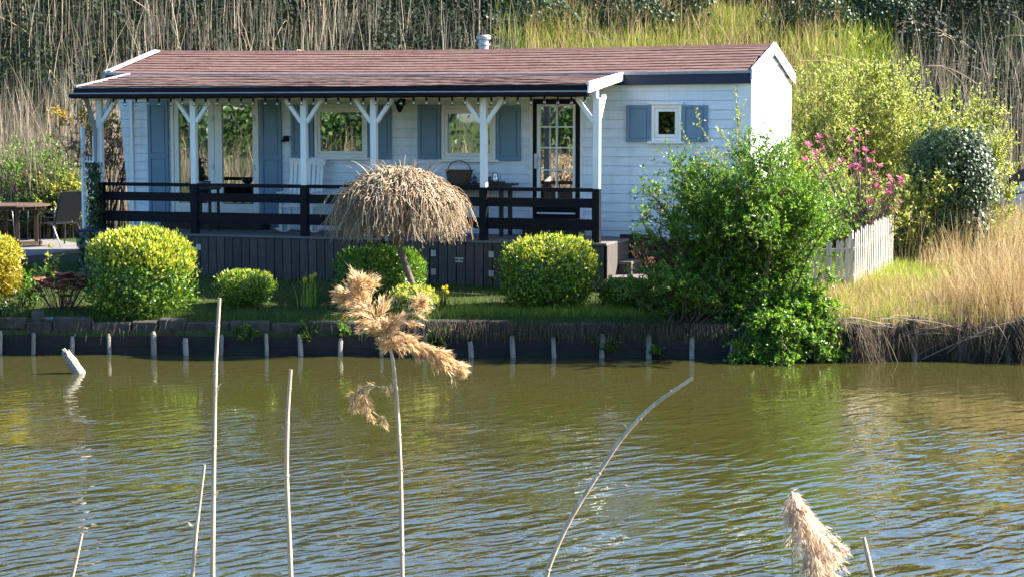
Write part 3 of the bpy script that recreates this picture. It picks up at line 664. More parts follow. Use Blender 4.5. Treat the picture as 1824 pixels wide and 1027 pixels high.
gl = [(CU0 - .06, 2.175), (CU1 + .0, 2.170)]
prof = [(-.012, 0), (-.02, -.045), (-.05, -.068), (-.085, -.05), (-.095, 0.0), (-.101, 0.0), (-.10, -.055), (-.05, -.076), (-.012, -.055)]
P = [(gl[0][0], CV0 - .036 + p[0] - .0, gl[0][1] + p[1] + W0) for p in prof] + [(gl[1][0], CV0 - .036 + p[0], gl[1][1] + p[1] + W0) for p in prof]
k = len(prof); mb.add(P, [(i, (i + 1) % k, k + (i + 1) % k, k + i) for i in range(k)] + [tuple(range(k))[::-1], tuple(range(k, 2 * k))])
gut = mb.build('gutter', M['black'], ver)
mb = MB(); mb.tube([(gl[0][0], CV0 - .137, gl[0][1] + .001 + W0), (gl[1][0], CV0 - .137, gl[1][1] + .001 + W0)], .011, 6); mb.build('gutter_lip', M['metal'], gut)
mb = MB(); za, zb2 = can(CU1, 0) + W0, can(CU1, 1) + W0
mb.hexa([(CU1 + .001, CV0 - .16, za - .13), (CU1 + .032, CV0 - .16, za - .13), (CU1 + .032, CV1 + .02, zb2 - .10), (CU1 + .001, CV1 + .02, zb2 - .10), (CU1 + .001, CV0 - .12, za + .035), (CU1 + .032, CV0 - .12, za + .035), (CU1 + .032, CV1 + .02, zb2 + .03), (CU1 + .001, CV1 + .02, zb2 + .03)])
mb.build('canopy_bargeboard', M['white_trim'], ver, bevel=.004)
mb = MB(); za, zb2 = can(CU0, 0) + W0, can(CU0, 1) + W0
mb.hexa([(CU0 - .03, CV0 - .03, za - .05), (CU0 + .012, CV0 - .03, za - .05), (CU0 + .012, CV1, zb2 - .05), (CU0 - .03, CV1, zb2 - .05), (CU0 - .03, CV0 - .03, za + .03), (CU0 + .012, CV0 - .03, za + .03), (CU0 + .012, CV1, zb2 + .03), (CU0 - .03, CV1, zb2 + .03)])
mb.build('canopy_bargeboard', M['grey_trim'], ver)
# downpipe at the left end
p0 = np.array([wl(153, 175, -1.72)[0], -1.72, wl(153, 175, -1.72)[1] + W0]); p1 = np.array([wl(169, 232, -1.60)[0], -1.60, wl(169, 232, -1.6)[1] + W0])
mb = MB(); mb.tube([(p0[0], p0[1] - .08, 2.11 + W0), p0, p1, (p1[0], -1.60, .0)], .035, 10); mb.build('downpipe', M['pipe'], ver, smooth=True)
# doorsteps on the deck
for x0, x1, h in ((292, 470, .19), (934, 1034, .21)):
    a, b = wl(x0, 400, -.3)[0], wl(x1, 400, -.3)[0]; mb = MB(); HB(mb, a, b, -.40, -.08, .001, h - .03); HB(mb, a - .01, b + .01, -.42, -.08, h - .0295, h)
    st = mb.build('doorstep', M['dark_wood'], ver, bevel=.004)

# ================================================================== things on the veranda
def hroot(name, label, cat, u, v, w, rot=0.0, group=None): return thing(name, label, cat, hw(u, v, w), -PSI + rot, group)
# string of bulbs under the canopy edge
sl = hroot('string_lights', 'string of clear bulbs hung along the veranda canopy edge', 'string lights', 0, VF - .10, 0)
ua, ubb = wl(192, 178, VF - .1)[0], wl(1054, 178, VF - .1)[0]
nb_ = 39; pts = []
def cable_w(u): s_ = ((u - ua) % .66) / .66; return 2.105 - .012 * math.sin(math.pi * s_)
us = np.linspace(ua, ubb, 160); MBc = MB(); MBc.tube([(u, 0, cable_w(u)) for u in us], .004, 4); MBc.build('cable', M['black'], sl)
sock = MB().lathe([(.010, 0), (.016, -.005 + .005), (.018, .03), (.006, .045)], (0, 0, 0), 8).mesh('socket')
bulb = MB().lathe([(.004, -.075), (.020, -.066), (.026, -.045), (.021, -.02), (.012, -.001)], (0, 0, 0), 10).mesh('bulb')
for i in range(nb_):
    u = ua + (ubb - ua) * (i + .5) / nb_
    o = link('bulb', bulb, M['clear'], sl, True); o.location = (u, 0, cable_w(u) - .046)
    q = link('socket', sock, M['black'], o); 

# rocking chair
rc = hroot('rocking_chair', 'white slatted rocking chair on the veranda by the wall socket', 'chair', wl(535, 400, -.62)[0], -.62, 0, math.radians(8))
mb = MB(); mb.box(-.27, .27, -.26, .24, .40, .435); mb.build('seat', M['white_trim'], rc, bevel=.006)
for sx in (-1, 1):
    P = [(sx * .25, -.42, .075), (sx * .25, -.25, .03), (sx * .25, 0, .012), (sx * .25, .25, .03), (sx * .25, .46, .09)]
    mb = MB()
    for a, b in zip(P[:-1], P[1:]): mb.bar(a, b, .03, .03)
    mb.build('rocker', M['white_trim'], rc)
    mb = MB(); mb.box(sx * .25 - .022, sx * .25 + .022, -.25, -.205, .035, .62); mb.build('leg', M['white_trim'], rc, bevel=.004)
    mb = MB(); mb.bar((sx * .25, .20, .03), (sx * .25, .40, 1.12), .045, .045); mb.build('back_post', M['white_trim'], rc)
    mb = MB(); mb.box(sx * .25 - .045, sx * .25 + .045, -.30, .24, .62, .645); mb.build('armrest', M['white_trim'], rc, bevel=.008)
mb = MB(); mb.bar((-.30, .40, 1.10), (.30, .40, 1.10), .035, .10); mb.build('top_rail', M['white_trim'], rc, bevel=.006)
mb = MB(); mb.bar((-.23, .285, .50), (.23, .285, .50), .03, .07); mb.build('lower_rail', M['white_trim'], rc)
sm = MB(); sm.bar((0, .29, .53), (0, .39, 1.06), .05, .018, (0, 1, 0)); sme = sm.mesh('back_slat')
for k in range(6): o = link('back_slat', sme, M['white_trim'], rc); o.location = (-.19 + k * .076, 0, 0)

# dark wall table, basket and things on it
tv = -.42; ta, tb = wl(700, 330, tv)[0], wl(914, 330, tv)[0]; TH_ = .80
tbl = hroot('wall_table', 'long dark wooden table against the wall beside the door', 'table', (ta + tb) / 2, tv, 0)
hl = (tb - ta) / 2
mb = MB(); mb.box(-hl, hl, -.26, .26, TH_ - .03, TH_); mb.build('table_top', M['dark_wood'], tbl, bevel=.004)
mb = MB(); mb.box(-hl + .1, hl - .1, -.22, .22, TH_ - .10, TH_ - .0305); mb.build('apron', M['dark_wood'], tbl)
for sx in (-1, 1):
    for sy in (-1, 1):
        mb = MB(); mb.box(sx * (hl - .12) - .028, sx * (hl - .12) + .028, sy * .2 - .028, sy * .2 + .028, .001, TH_ - .1005); mb.build('leg', M['dark_wood'], tbl)
bu_ = wl(818, 310, tv)[0]
bk = hroot('wicker_basket', 'brown wicker basket with tall hoop handle on the wall table', 'basket', bu_, tv, TH_ + .001)
mb = MB(); NS = 26
ringz = np.linspace(0, .19, 9)
for k, z in enumerate(ringz[:-1]):
    z1 = ringz[k + 1]; a0 = .165 + .035 * z / .19; a1 = .165 + .035 * z1 / .19; o_ = .006 * (k % 2)
    for i in range(NS):
        an, bn = 2 * math.pi * i / NS, 2 * math.pi * (i + 1) / NS; q = .006 if (i + k) % 2 else 0
        f = lambda a, an: (math.copysign(abs(math.cos(an)) ** .6, math.cos(an)) * (a + q), math.copysign(abs(math.sin(an)) ** .6, math.sin(an)) * (a + q) * .75)
        x0, y0 = f(a0, an); x1, y1 = f(a0, bn); x2, y2 = f(a1, bn); x3, y3 = f(a1, an)
        mb.add([(x0, y0, z), (x1, y1, z), (x2, y2, z1), (x3, y3, z1)], [(0, 1, 2, 3)])
mb.box(-.15, .15, -.11, .11, .0, .01)
mb.build('basket_body', M['wicker'], bk)
mb = MB(); mb.tube([(.205 * math.copysign(abs(math.cos(a)) ** .6, math.cos(a)), .155 * math.copysign(abs(math.sin(a)) ** .6, math.sin(a)), .19) for a in np.linspace(0, 2 * math.pi, 30)], .012, 6, False); mb.build('rim', M['wicker'], bk)
mb = MB(); mb.tube([(.19 * math.cos(a), 0, .17 + .17 * math.sin(a) + .0) for a in np.linspace(0, math.pi, 18)], .009, 6); mb.build('handle', M['wicker'], bk, smooth=True)
tu, = [wl(880, 325, tv)[0]]
ty = hroot('serving_tray', 'dark rectangular tray on the wall table near the door', 'tray', tu, tv, TH_ + .001)
mb = MB(); mb.box(-.14, .14, -.09, .09, 0, .012); mb.box(-.15, -.1405, -.1, .1, 0, .028); mb.box(.1405, .15, -.1, .1, 0, .028); mb.box(-.14, .14, -.1, -.0905, 0, .028); mb.box(-.14, .14, .0905, .1, 0, .028); mb.build('tray_base', M['dark_wood'], ty)
jg = hroot('glass_jug', 'clear glass jug standing on the dark tray', 'jug', tu + .02, tv, TH_ + .0145)
mb = MB().lathe([(.05, 0), (.058, .02), (.05, .09), (.036, .125), (.045, .15), (.040, .15), (.031, .125), (.045, .09), (.052, .02), (.045, .006)], (0, 0, 0), 16); mb.build('jug_body', M['clear'], jg, smooth=True)
MB().tube([(.045, 0, .12), (.085, 0, .11), (.085, 0, .06), (.054, 0, .04)], .007, 6).build('handle', M['clear'], jg, smooth=True)
cp = hroot('dark_cup', 'small dark cup on the tray left of the glass jug', 'cup', tu - .085, tv, TH_ + .0145)
MB().lathe([(.025, 0), (.034, .05), (.036, .085), (.031, .085), (.029, .05), (.02, .01)], (0, 0, 0), 14).build('cup_body', M['ceramic'], cp, smooth=True)
MB().tube([(.033, 0, .07), (.058, 0, .06), (.055, 0, .03), (.03, 0, .022)], .005, 6).build('handle', M['ceramic'], cp, smooth=True)
so = hroot('glazed_pot', 'small round blue glazed pot on the table beside the basket', 'pot', wl(846, 332, tv - .1)[0], tv - .12, TH_ + .001)
MB().lathe([(.02, 0), (.045, .015), (.055, .045), (.045, .078), (.026, .09), (.03, .10), (.022, .10), (.02, .088)], (0, 0, 0), 16).build('pot_body', M['ceramic'], so, smooth=True)
MB().lathe([(.028, .1005), (.02, .112), (.006, .116), (.009, .125), (.004, .132)], (0, 0, 0), 12).build('lid', M['ceramic'], so, smooth=True)
# low stool with a blue bowl in front of the french doors
su = wl(365, 330, -.75)[0]
stl = hroot('side_table', 'small dark side table in front of the glazed double doors', 'table', su, -.75, 0)
mb = MB(); mb.box(-.2, .2, -.18, .18, .66, .69); mb.build('table_top', M['dark_wood'], stl, bevel=.004)
for sx in (-1, 1):
    for sy in (-1, 1): mb = MB(); mb.box(sx * .16 - .018, sx * .16 + .018, sy * .14 - .018, sy * .14 + .018, .001, .6595); mb.build('leg', M['dark_wood'], stl)
bw_ = hroot('glazed_bowl', 'shiny dark blue bowl on the small side table', 'bowl', su, -.75, .691)
MB().lathe([(.04, 0), (.045, .01), (.085, .05), (.098, .10), (.094, .10), (.08, .052), (.03, .014)], (0, 0, 0), 18).build('bowl_body', M['ceramic'], bw_, smooth=True)

# ================================================================== canal bank
def bank_pt(x, y=600): 
    d = ray(x, y); t = 24.3 / (d[1] + .055 * d[0]); return CAM + d * t      # on the vertical bank face
bk_ = thing('bank_revetment', 'dark timber bank revetment with weathered piles and edging stones along the water', 'retaining wall', (0, 24.3, 0))
def BF(mb, X0, X1, o0, o1, z0, z1):                           # box along the bank line, offsets o measured away from the camera
    a = [(X0, -.055 * X0 + o0, z0), (X1, -.055 * X1 + o0, z0), (X1, -.055 * X1 + o1, z0), (X0, -.055 * X0 + o1, z0)]
    return mb.hexa(a + [(x, y, z1) for x, y, _ in a])
rb = random.Random(11)
pile_px = [62, 131, 195, 275, 331, 396, 475, 535, 607, 680, 757, 838, 912, 985, 1073, 1155, 1232, 1305]
px_prev = -14.0
pxs = [float(bank_pt(x)[0]) for x in pile_px]
allp = list(np.arange(-13.6, pxs[0] - .3, .52)) + pxs + list(np.arange(pxs[-1] + .55, 14, .6))
for i, X in enumerate(allp):
    if i and X > -9.5 and X < 9.5 or (i and i % 3 == 0):
        pass
    mb = MB(); r0 = rb.uniform(.026, .040); tl = rb.uniform(-.03, .03)
    lx = rb.uniform(-.04, .04); tz_ = rb.uniform(.20, .33); mb.tube([(X - lx * 2, -.055 * X - .06 - tl, -.9), (X - lx * .3, -.055 * X - .055, .05), (X, -.055 * X - .055 + tl * .3, tz_ - .04), (X + rb.uniform(-.008, .008), -.055 * X - .052 + tl * .4, tz_)], [r0, r0, r0 * .95, r0 * rb.uniform(.5, .85)], 8)
    mb.build('pile', M['pile'], bk_)
for a, b in zip(allp[:-1], allp[1:]):
    for z0, z1 in ((-.6, .10), (.105, .245)):
        mb = MB(); j = rb.uniform(-.012, .012); BF(mb, a + .004, b - .004, -.012 + j * .3, -.0025, z0, z1 + j); mb.build('plank', M['plank'], bk_)
X = -9.0
while X < 2.6:
    L = rb.uniform(.32, .62); mb = MB(); h = rb.uniform(.15, .2); z = .27 + rb.uniform(0, .02); j = rb.uniform(-.02, .03)
    if X < -.2 or rb.random() < .55:
        BF(mb, X, X + L - .012, .015 + j, .2 + j, z, z + h); o = mb.build('edging_stone', M['block'], bk_, bevel=.018)
        o.rotation_euler = (0, rb.uniform(-.03, .03) * .3, 0)
    X += L
# bits on the left bank: concrete block, pipe, leaning mooring post
p = gpt(68, 578); cb_ = thing('concrete_block', 'square grey concrete block on the bank edge left of the pipe', 'block', (p[0], p[1], p[2] - .02))
MB().box(-.075, .075, -.06, .06, 0, .21).build('block_body', M['block'], cb_, bevel=.012); MB().box(-.055, .055, -.045, .045, .2105, .222).build('block_cap', M['block'], cb_, bevel=.004)
p = gpt(102, 574); pp = thing('drain_pipe', 'short grey plastic pipe lying on the bank stones', 'pipe', (p[0], p[1] + .02, p[2] + .01))
MB().tube([(-.17, 0, .035), (.12, .01, .038)], .03, 12).build('pipe_body', M['pipe'], pp, smooth=False); MB().tube([(.1201, .01, .038), (.17, .012, .039)], .036, 12).build('pipe_socket', M['pipe'], pp)
b0 = at_depth(141, 664, 1); d = ray(141, 664); q = CAM + d * (-HC / d[2])
mp = thing('mooring_post', 'short broken wooden post leaning out of the water', 'post', (q[0], q[1], -.5))
dx = (118 - 141) / F_PX * q[1]; mb = MB(); rr2 = random.Random(2)
mb.tube([(.06, 0, -.3), (.02, 0, .42), (0, 0, .5), (dx * .28, 0, .575), (dx * .55, 0, .64), (dx * .82, 0, .70)], [.078, .076, .08, .068, .074, .062], 11); mb.build('post_shaft', M['pile'], mp)
for ox, oy, l in ((-.035, -.01, 1.04), (.012, -.03, 1.16), (.03, .02, .98)):
    MB().tube([(dx * .80 + ox, oy, .695), (dx * .95 + ox, oy * .9, .70 + .05 * l), (dx * l + ox * .9, oy * .7, .70 + .10 * l)], [.032, .024, .006], 6).build('splinter', M['pile'], mp)
# ================================================================== garden furniture on the terrace (left)
tz = .79
def tpt(x, y): d = ray(x, y); return CAM + d * ((tz - HC) / d[2])
c1, c2, c3, c4 = tpt(-120, 462), tpt(34, 458), tpt(172, 441), tpt(172, 424); c5 = tpt(-140, 424)
P = [tuple(c1[:2]), tuple(c2[:2]), tuple(c3[:2]), tuple(c4[:2]), tuple(c5[:2])]
mb = MB(); n = len(P); mb.add([(x, y, tz - .2) for x, y in P] + [(x, y, tz) for x, y in P], [tuple(range(n, 2 * n)), tuple(range(n))[::-1]] + [(i, (i + 1) % n, n + (i + 1) % n, n + i) for i in range(n)])
o = mb.build('terrace', M['terrace']); tag(o, 'pale paved terrace left of the cabin', kind='structure')
cpos = tpt(45, 437)
gt = thing('garden_table', 'round brown wooden garden table on the terrace', 'table', (cpos[0] - .25, cpos[1], tz + .001), .2)
NP_ = 9; RT = .72
for k in range(NP_):                                          # slatted round top
    y0 = -RT + 2 * RT * k / NP_ + .004; y1 = -RT + 2 * RT * (k + 1) / NP_ - .004
    xa = math.sqrt(max(RT * RT - y0 * y0, .02)); xb = math.sqrt(max(RT * RT - y1 * y1, .02)); ym = .5 * (y0 + y1); xm_ = math.sqrt(RT * RT - ym * ym)
    q = [(-xa, y0), (xa, y0), (xm_, ym), (xb, y1), (-xb, y1), (-xm_, ym)]
    MB().add([(x, y, .735) for x, y in q] + [(x, y, .76) for x, y in q], [(0, 5, 4, 3, 2, 1), tuple(range(6, 12))] + [(i, (i + 1) % 6, 6 + (i + 1) % 6, 6 + i) for i in range(6)]).build('table_slat', M['table_wood'], gt)
MB().lathe([(.60, .665), (.62, .67), (.62, .7345), (.60, .7345)], (0, 0, 0), 24).build('apron', M['table_wood'], gt)
for a in (.3, 1.87, 3.44, 5.01):
    mb = MB(); mb.box(.46 * math.cos(a) - .035, .46 * math.cos(a) + .035, .46 * math.sin(a) - .035, .46 * math.sin(a) + .035, .065, .6645); mb.build('leg', M['table_wood'], gt)
for a in (.3, 1.87):
    mb = MB(); mb.bar((-.56 * math.cos(a), -.56 * math.sin(a), .032 + .0 * a), (.56 * math.cos(a), .56 * math.sin(a), .032), .08, .062 if a < 1 else .055); mb.build('foot_bar', M['table_wood'], gt)
def gchair(loc, rot, label):
    t = thing('garden_chair', label, 'chair', loc, rot, 'black garden chairs on the terrace')
    MB().box(-.25, .25, -.24, .22, .41, .435).build('seat', M['chair'], t, bevel=.006)
    mb = MB(); mb.hexa([(-.25, .20, .46), (.25, .20, .46), (.25, .22, .46), (-.25, .22, .46), (-.25, .42, 1.02), (.25, .42, 1.02), (.25, .44, 1.01), (-.25, .44, 1.01)]); mb.build('backrest', M['chair'], t)
    for sx in (-1, 1):
        x = sx * .27
        MB().tube([(x, -.27, .01), (x, -.24, .30), (x, -.22, .58), (x, -.12, .645), (x, .12, .63), (x, .26, .60)], .013, 6).build('armrest', M['chair_frame'], t, smooth=True)
        MB().tube([(x, .40, .01), (x, .15, .42), (x * .94, .0, .42)], .013, 6).build('leg', M['metal'] if sx > 0 else M['chair_frame'], t, smooth=True)
        MB().tube([(x * .96, -.2, .42), (x * .96, .18, .42), (x * .96, .43, 1.03)], .012, 6).build('back_frame', M['chair_frame'], t, smooth=True)
    return t
q = tpt(108, 438); gchair((q[0], q[1], tz + .001), math.radians(-132), 'black garden chair nearest the viewer, angled at the right of the round table')
q = tpt(72, 428); gchair((q[0] + .05, q[1] + .25, tz + .001), math.radians(-8), 'black garden chair behind the round table, back to the hedge')
q = tpt(2, 434); gchair((q[0] - .15, q[1] + .1, tz + .001), math.radians(70), 'black garden chair at the far left side of the round table')

# ================================================================== picket fence (right)
f0, f1 = gpt(1520, 522), gpt(1590, 483); fl_ = np.array([f0[0] - 1.1, f0[1] - .12, 0.0])
fence = thing('picket_fence', 'weathered pale picket fence with a corner beside the magnolia', 'fence', (f0[0], f0[1], float(ground_z(f0[0], f0[1]))))
rf = random.Random(8)
def run(a, b, n, h0, h1, ends):
    a = np.array(a); b = np.array(b); d = (b - a)[:2]; L = np.linalg.norm(d); an = math.atan2(d[1], d[0])
    for k in range(n):
        t = (k + .5) / n; x, y = a[:2] + d * t; z = float(ground_z(x, y)); h = h0 + (h1 - h0) * t + rf.uniform(-.03, .03)
        mb = MB(); w = .021; mb.add([(-w, -.008, -.03), (w, -.008, -.03), (w, .008, -.03), (-w, .008, -.03), (-w, -.008, h - .03), (w, -.008, h - .03), (w, .008, h - .03), (-w, .008, h - .03), (0, -.008, h), (0, .008, h)],
               [(3, 2, 1, 0), (0, 1, 5, 4), (1, 2, 6, 5), (2, 3, 7, 6), (3, 0, 4, 7), (4, 5, 8), (6, 7, 9), (5, 6, 9, 8), (7, 4, 8, 9)])
        o = mb.build('picket', M['picket'], fence); o.location = (x - f0[0], y - f0[1], z - fence.location.z); o.rotation_euler = (0, rf.uniform(-.03, .03), an)
    nrm = np.array([math.sin(an), -math.cos(an)])
    for hh in (.22, .62):
        za, zb3 = float(ground_z(*a[:2])) - fence.location.z + hh, float(ground_z(*b[:2])) - fence.location.z + hh
        off = -nrm * .022
        MB().bar((*(a[:2] - f0[:2] + off), za), (*(b[:2] - f0[:2] + off), zb3), .022, .045).build('fence_rail', M['picket'], fence)
    for t in ends:
        x, y = a[:2] + d * t; z = float(ground_z(x, y)); o = MB().box(-.03, .03, -.03, .03, -.1, h0 + .02).build('fence_post', M['picket'], fence)
        o.location = (x - f0[0] - nrm[0] * .068, y - f0[1] - nrm[1] * .068, z - fence.location.z); o.rotation_euler = (0, 0, an)
run(fl_, f0, 15, .74, .80, (.02,)); run(f0, f1, 22, .86, .92, (.03, .97))

# ================================================================== parked car at the right edge
def build_car(loc, rot):
    t = thing('parked_car', 'silver blue parked car half hidden behind the right edge shrubs', 'car', loc, rot)
    body = surf('car_paint', [(.4, (.30, .38, .52)), (.6, (.34, .42, .56))], 3, .18, spec=.6)
    tyre = surf('tyre_rubber', [(.4, (.015, .015, .016)), (.6, (.025, .025, .025))], 20, .85)
    L = 4.2; st = [(-2.1, .45, .70, .74), (-2.0, .30, .86, .82), (-1.4, .24, .93, .87), (-.6, .22, .96, .88), (.6, .22, .95, .88), (1.4, .24, .88, .86), (1.9, .30, .72, .80), (2.1, .42, .58, .68)]
    mb = MB(); sec = []
    for x, zb, zt, hwid in st:
        sec.append([(x, -hwid * .92, zb), (x, -hwid, zb + .12), (x, -hwid, zt - .16), (x, -hwid * .93, zt), (x, hwid * .93, zt), (x, hwid, zt - .16), (x, hwid, zb + .12), (x, hwid * .92, zb)])
    mb.add([p for s_ in sec for p in s_], [(k * 8 + i, k * 8 + (i + 1) % 8, (k + 1) * 8 + (i + 1) % 8, (k + 1) * 8 + i) for k in range(len(st) - 1) for i in range(8)] + [tuple(range(8))[::-1], tuple((len(st) - 1) * 8 + i for i in range(8))])
    mb.build('body', body, t, smooth=False, bevel=.02)
    gl = [(-1.75, .935, .80), (-1.05, 1.44, .60), (.25, 1.46, .60), (1.05, .925, .78)]
    mb = MB(); mb.add([(x, s * y, z) for x, z, y in gl for s in (-1, 1)], [(0, 2, 3, 1), (2, 4, 5, 3), (4, 6, 7, 5), (0, 6, 4, 2), (1, 3, 5, 7), (0, 1, 7, 6)])
    mb.build('cabin_shell', body, t, bevel=.03)
    for s in (-1, 1):
        for a, b in ((.12, .48), (.52, .9)):
            f = lambda k, top: ((-1.62 + 2.52 * k, s * .80 + s * .012, .965) if not top else (-1.0 + 1.2 * k, s * (.625) + s * .012, 1.39))
            mb = MB(); q = [f(a, 0), f(b, 0), f(b, 1), f(a, 1)]; mb.add(q + [(x, y - s * .02, z) for x, y, z in q], [(0, 1, 2, 3), (7, 6, 5, 4), (0, 4, 5, 1), (1, 5, 6, 2), (2, 6, 7, 3), (3, 7, 4, 0)]); mb.build('side_window', M['dark_glass'] if False else M['black'], t)
        for x in (-1.32, 1.3):
            mb = MB(); mb.tube([(x, s * .70, .315), (x, s * .885, .315)], .315, 24); w_ = mb.build('wheel', tyre, t); MB().tube([(x, s * .886, .315), (x, s * .895, .315)], .2, 18).build('rim', M['metal'], w_)
        MB().box(-.35, -.2, s * .885 - .012, s * .885 + .012, .78, .80).build('door_handle', M['black'], t); MB().box(.72, .86, s * .93 - .06, s * .93 + .06, .93, 1.04).build('wing_mirror', body, t, bevel=.02)
        MB().box(2.06, 2.105, s * .5 - .13, s * .5 + .13, .55, .66).build('headlight', M['clear'], t); MB().box(-2.13, -2.09, s * .6 - .1, s * .6 + .1, .62, .76).build('tail_light', surf('tail_lens', [(.4, (.3, .01, .01)), (.6, (.35, .02, .02))], 5, .2), t)
    mb = MB(); mb.add([(-1.74, -.70, .97), (-1.74, .70, .97), (-1.12, .55, 1.405), (-1.12, -.55, 1.405)], [(0, 1, 2, 3), (3, 2, 1, 0)]); 
    mb = MB(); q = [(-1.735, -.68, .965), (-1.735, .68, .965), (-1.11, .54, 1.41), (-1.11, -.54, 1.41)]; mb.add([(x - .015, y, z + .012) for x, y, z in q] + q, [(0, 3, 2, 1), (4, 5, 6, 7), (0, 1, 5, 4), (1, 2, 6, 5), (2, 3, 7, 6), (3, 0, 4, 7)]); mb.build('rear_window', M['black'], t)
    mb = MB(); q = [(1.02, -.68, .955), (1.02, .68, .955), (.30, .54, 1.425), (.30, -.54, 1.425)]; mb.add([(x + .015, y, z + .012) for x, y, z in q] + q, [(0, 1, 2, 3), (7, 6, 5, 4), (0, 4, 5, 1), (1, 5, 6, 2), (2, 6, 7, 3), (3, 7, 4, 0)]); mb.build('windscreen', M['black'], t)
    return t
cx_ = (1752 - CX) / F_PX * 35.2
build_car((cx_ + 2.1, 35.2, float(ground_z(cx_ + 2, 35.2)) + .02), math.radians(-4))

# ================================================================== vegetation
def gz(x, y): return float(ground_z(x, y))
def lumps(rng, D, k=7, amp=.12):
    s = np.zeros(len(D))
    for _ in range(k):
        a = unit(rng.normal(size=3)); s += np.clip(D @ a - .55, 0, 1) * rng.uniform(.4, 1.6)
    return 1 + amp * s
def clipped_bush(name, label, x0, x1, ytop, Y, seed, mat, gold=None, gold_n=0, n=9000, L=.038, squash=1.0, zlow=None, group='clipped shrubs in the bank garden', overhang=0.0, stems=9):
    rng = np.random.default_rng(seed)
    cx = (.5 * (x0 + x1) - CX) / F_PX * Y; rx = .5 * (x1 - x0) / F_PX * Y * .95; zt = at_depth(0, ytop, Y)[2]; gb = gz(cx, Y)
    zb = gb if zlow is None else zlow; rz = .5 * (zt - zb) * 1.02; cz = .5 * (zt + zb); ry = rx * squash
    root = thing(name, label, 'shrub', (cx, Y, gb - .02), 0, group)
    st = rng.integers(1 << 30)
    rs_ = np.random.default_rng(st); small = unit(rs_.normal(size=(170, 3))); sa = rs_.uniform(-.06, .10, 170)
    def shell(m, lo, hi):
        D = rdir(rng, m); r = lumps(np.random.default_rng(st), D) * rng.uniform(lo, hi, m)
        dt = D @ small.T; j = np.argmax(dt, 1); r = r * (1 + sa[j] * np.clip((dt[np.arange(m), j] - .95) / .05, 0, 1) + .0)
        S = np.sign(D) * np.abs(D) ** .86; S = S / np.maximum(np.linalg.norm(S, axis=1, keepdims=True), 1e-6) * (1 + .12 * np.minimum(np.abs(D[:, :1]), np.abs(D[:, 2:])))
        return np.array([cx, Y, cz]) + S * np.array([rx, ry, rz]) * r[:, None] * .93, D
    def mk(P, N, L_, spread, up):
        m = len(P); D = unit(N * .55 + rdir(rng, m) * spread + np.array([0, 0, up])); Nn = unit(N + rdir(rng, m) * .55)
        s = rng.uniform(.5, 1.4, m) * L_; return leaves(P, D, Nn, s, s * rng.uniform(.5, .68, m))
    P1, N1 = shell(int(n * .78), .82, 1.03); P2, N2 = shell(int(n * .5), .58, .86); P3, N3 = shell(int(n * .09), 1.0, 1.15)
    V, Fc = merge(mk(P1, N1, L * 1.12, 1.0, .25), mk(P2, N2, L * 1.3, .9, .1), mk(P3, N3, L * 1.1, .6, .6))
    wpart('foliage', V, Fc, mat, root)
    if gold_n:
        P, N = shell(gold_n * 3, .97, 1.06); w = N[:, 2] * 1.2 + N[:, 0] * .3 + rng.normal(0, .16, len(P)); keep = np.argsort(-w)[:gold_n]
        V, Fc = mk(P[keep], N[keep], L * 1.1, .6, .9); wpart('new_growth', V, Fc, gold, root)['kind'] = 'stuff'  # yellow leaves kept on top and right, painting the sun highlight
    if gold is not None and gold_n > 900:
        ns = 26; a_ = rng.uniform(0, 6.28, ns); r_ = np.sqrt(rng.uniform(0, .75, ns)); b_ = np.stack([cx + np.cos(a_) * r_ * rx, Y + np.sin(a_) * r_ * ry, cz + rz * np.sqrt(1 - r_ ** 2) * .93], -1); l_ = rng.uniform(.06, .15, ns)
        T_ = b_[:, None] + (unit(np.array([0, 0, 1.]) + rdir(rng, ns) * .25) * l_[:, None])[:, None] * np.linspace(0, 1, 4)[None, :, None]; V, Fc = tubes(T_, np.full((1, 4), .0025), 3); wpart('shoot_stem', V, Fc, M['grass'], root)['kind'] = 'stuff'
        V, Fc = twig_leaves(rng, T_, 9, L, .5, up=.6, spread=.6); wpart('shoot_leaf', V, Fc, gold, root)['kind'] = 'stuff'
    S = arch_stems(rng, stems, (cx, Y, gb - .03), rx * .8, (zt - gb) * .85, 6, .1, .05); V, Fc = tubes(S, np.linspace(.014, .005, 6)[None], 4); wpart('stem', V, Fc, M['bark'], root)
    return root
def arch_stems(rng, n, base, spread, height, k=7, droop=.25, basew=.12, aspect=1.0, lean=(0, 0), power=1.25, jit=.03):
    az = rng.uniform(0, 2 * math.pi, n); r = spread * np.sqrt(rng.uniform(.02, 1, n)); h = height * rng.uniform(.62, 1.0, n) * (1 - .35 * (r / max(spread, 1e-6)) ** 2)
    t = np.linspace(0, 1, k); bx = rng.normal(0, basew, n); by = rng.normal(0, basew, n)
    X = base[0] + bx[:, None] + (np.cos(az) * r)[:, None] * t ** power + lean[0] * t[None]; Y = base[1] + (by[:, None] + (np.sin(az) * r)[:, None] * t ** power) * aspect + lean[1] * t[None]
    dr = (droop * (r / max(spread, 1e-6)))[:, None]; Z = base[2] + h[:, None] * (t * (1 + dr) - dr * t ** 3)
    P = np.stack([X, Y, Z], -1); P[:, 1:] += np.cumsum(rng.normal(0, jit, (n, k - 1, 3)), 1); return P
def sample(rng, S, m, lo=.3, hi=1.0):
    i = rng.integers(0, len(S), m); t = rng.uniform(lo, hi, m) * (S.shape[1] - 1.001); a = t.astype(int); f = (t - a)[:, None]
    return S[i, a] * (1 - f) + S[i, a + 1] * f, unit(S[i, a + 1] - S[i, a])
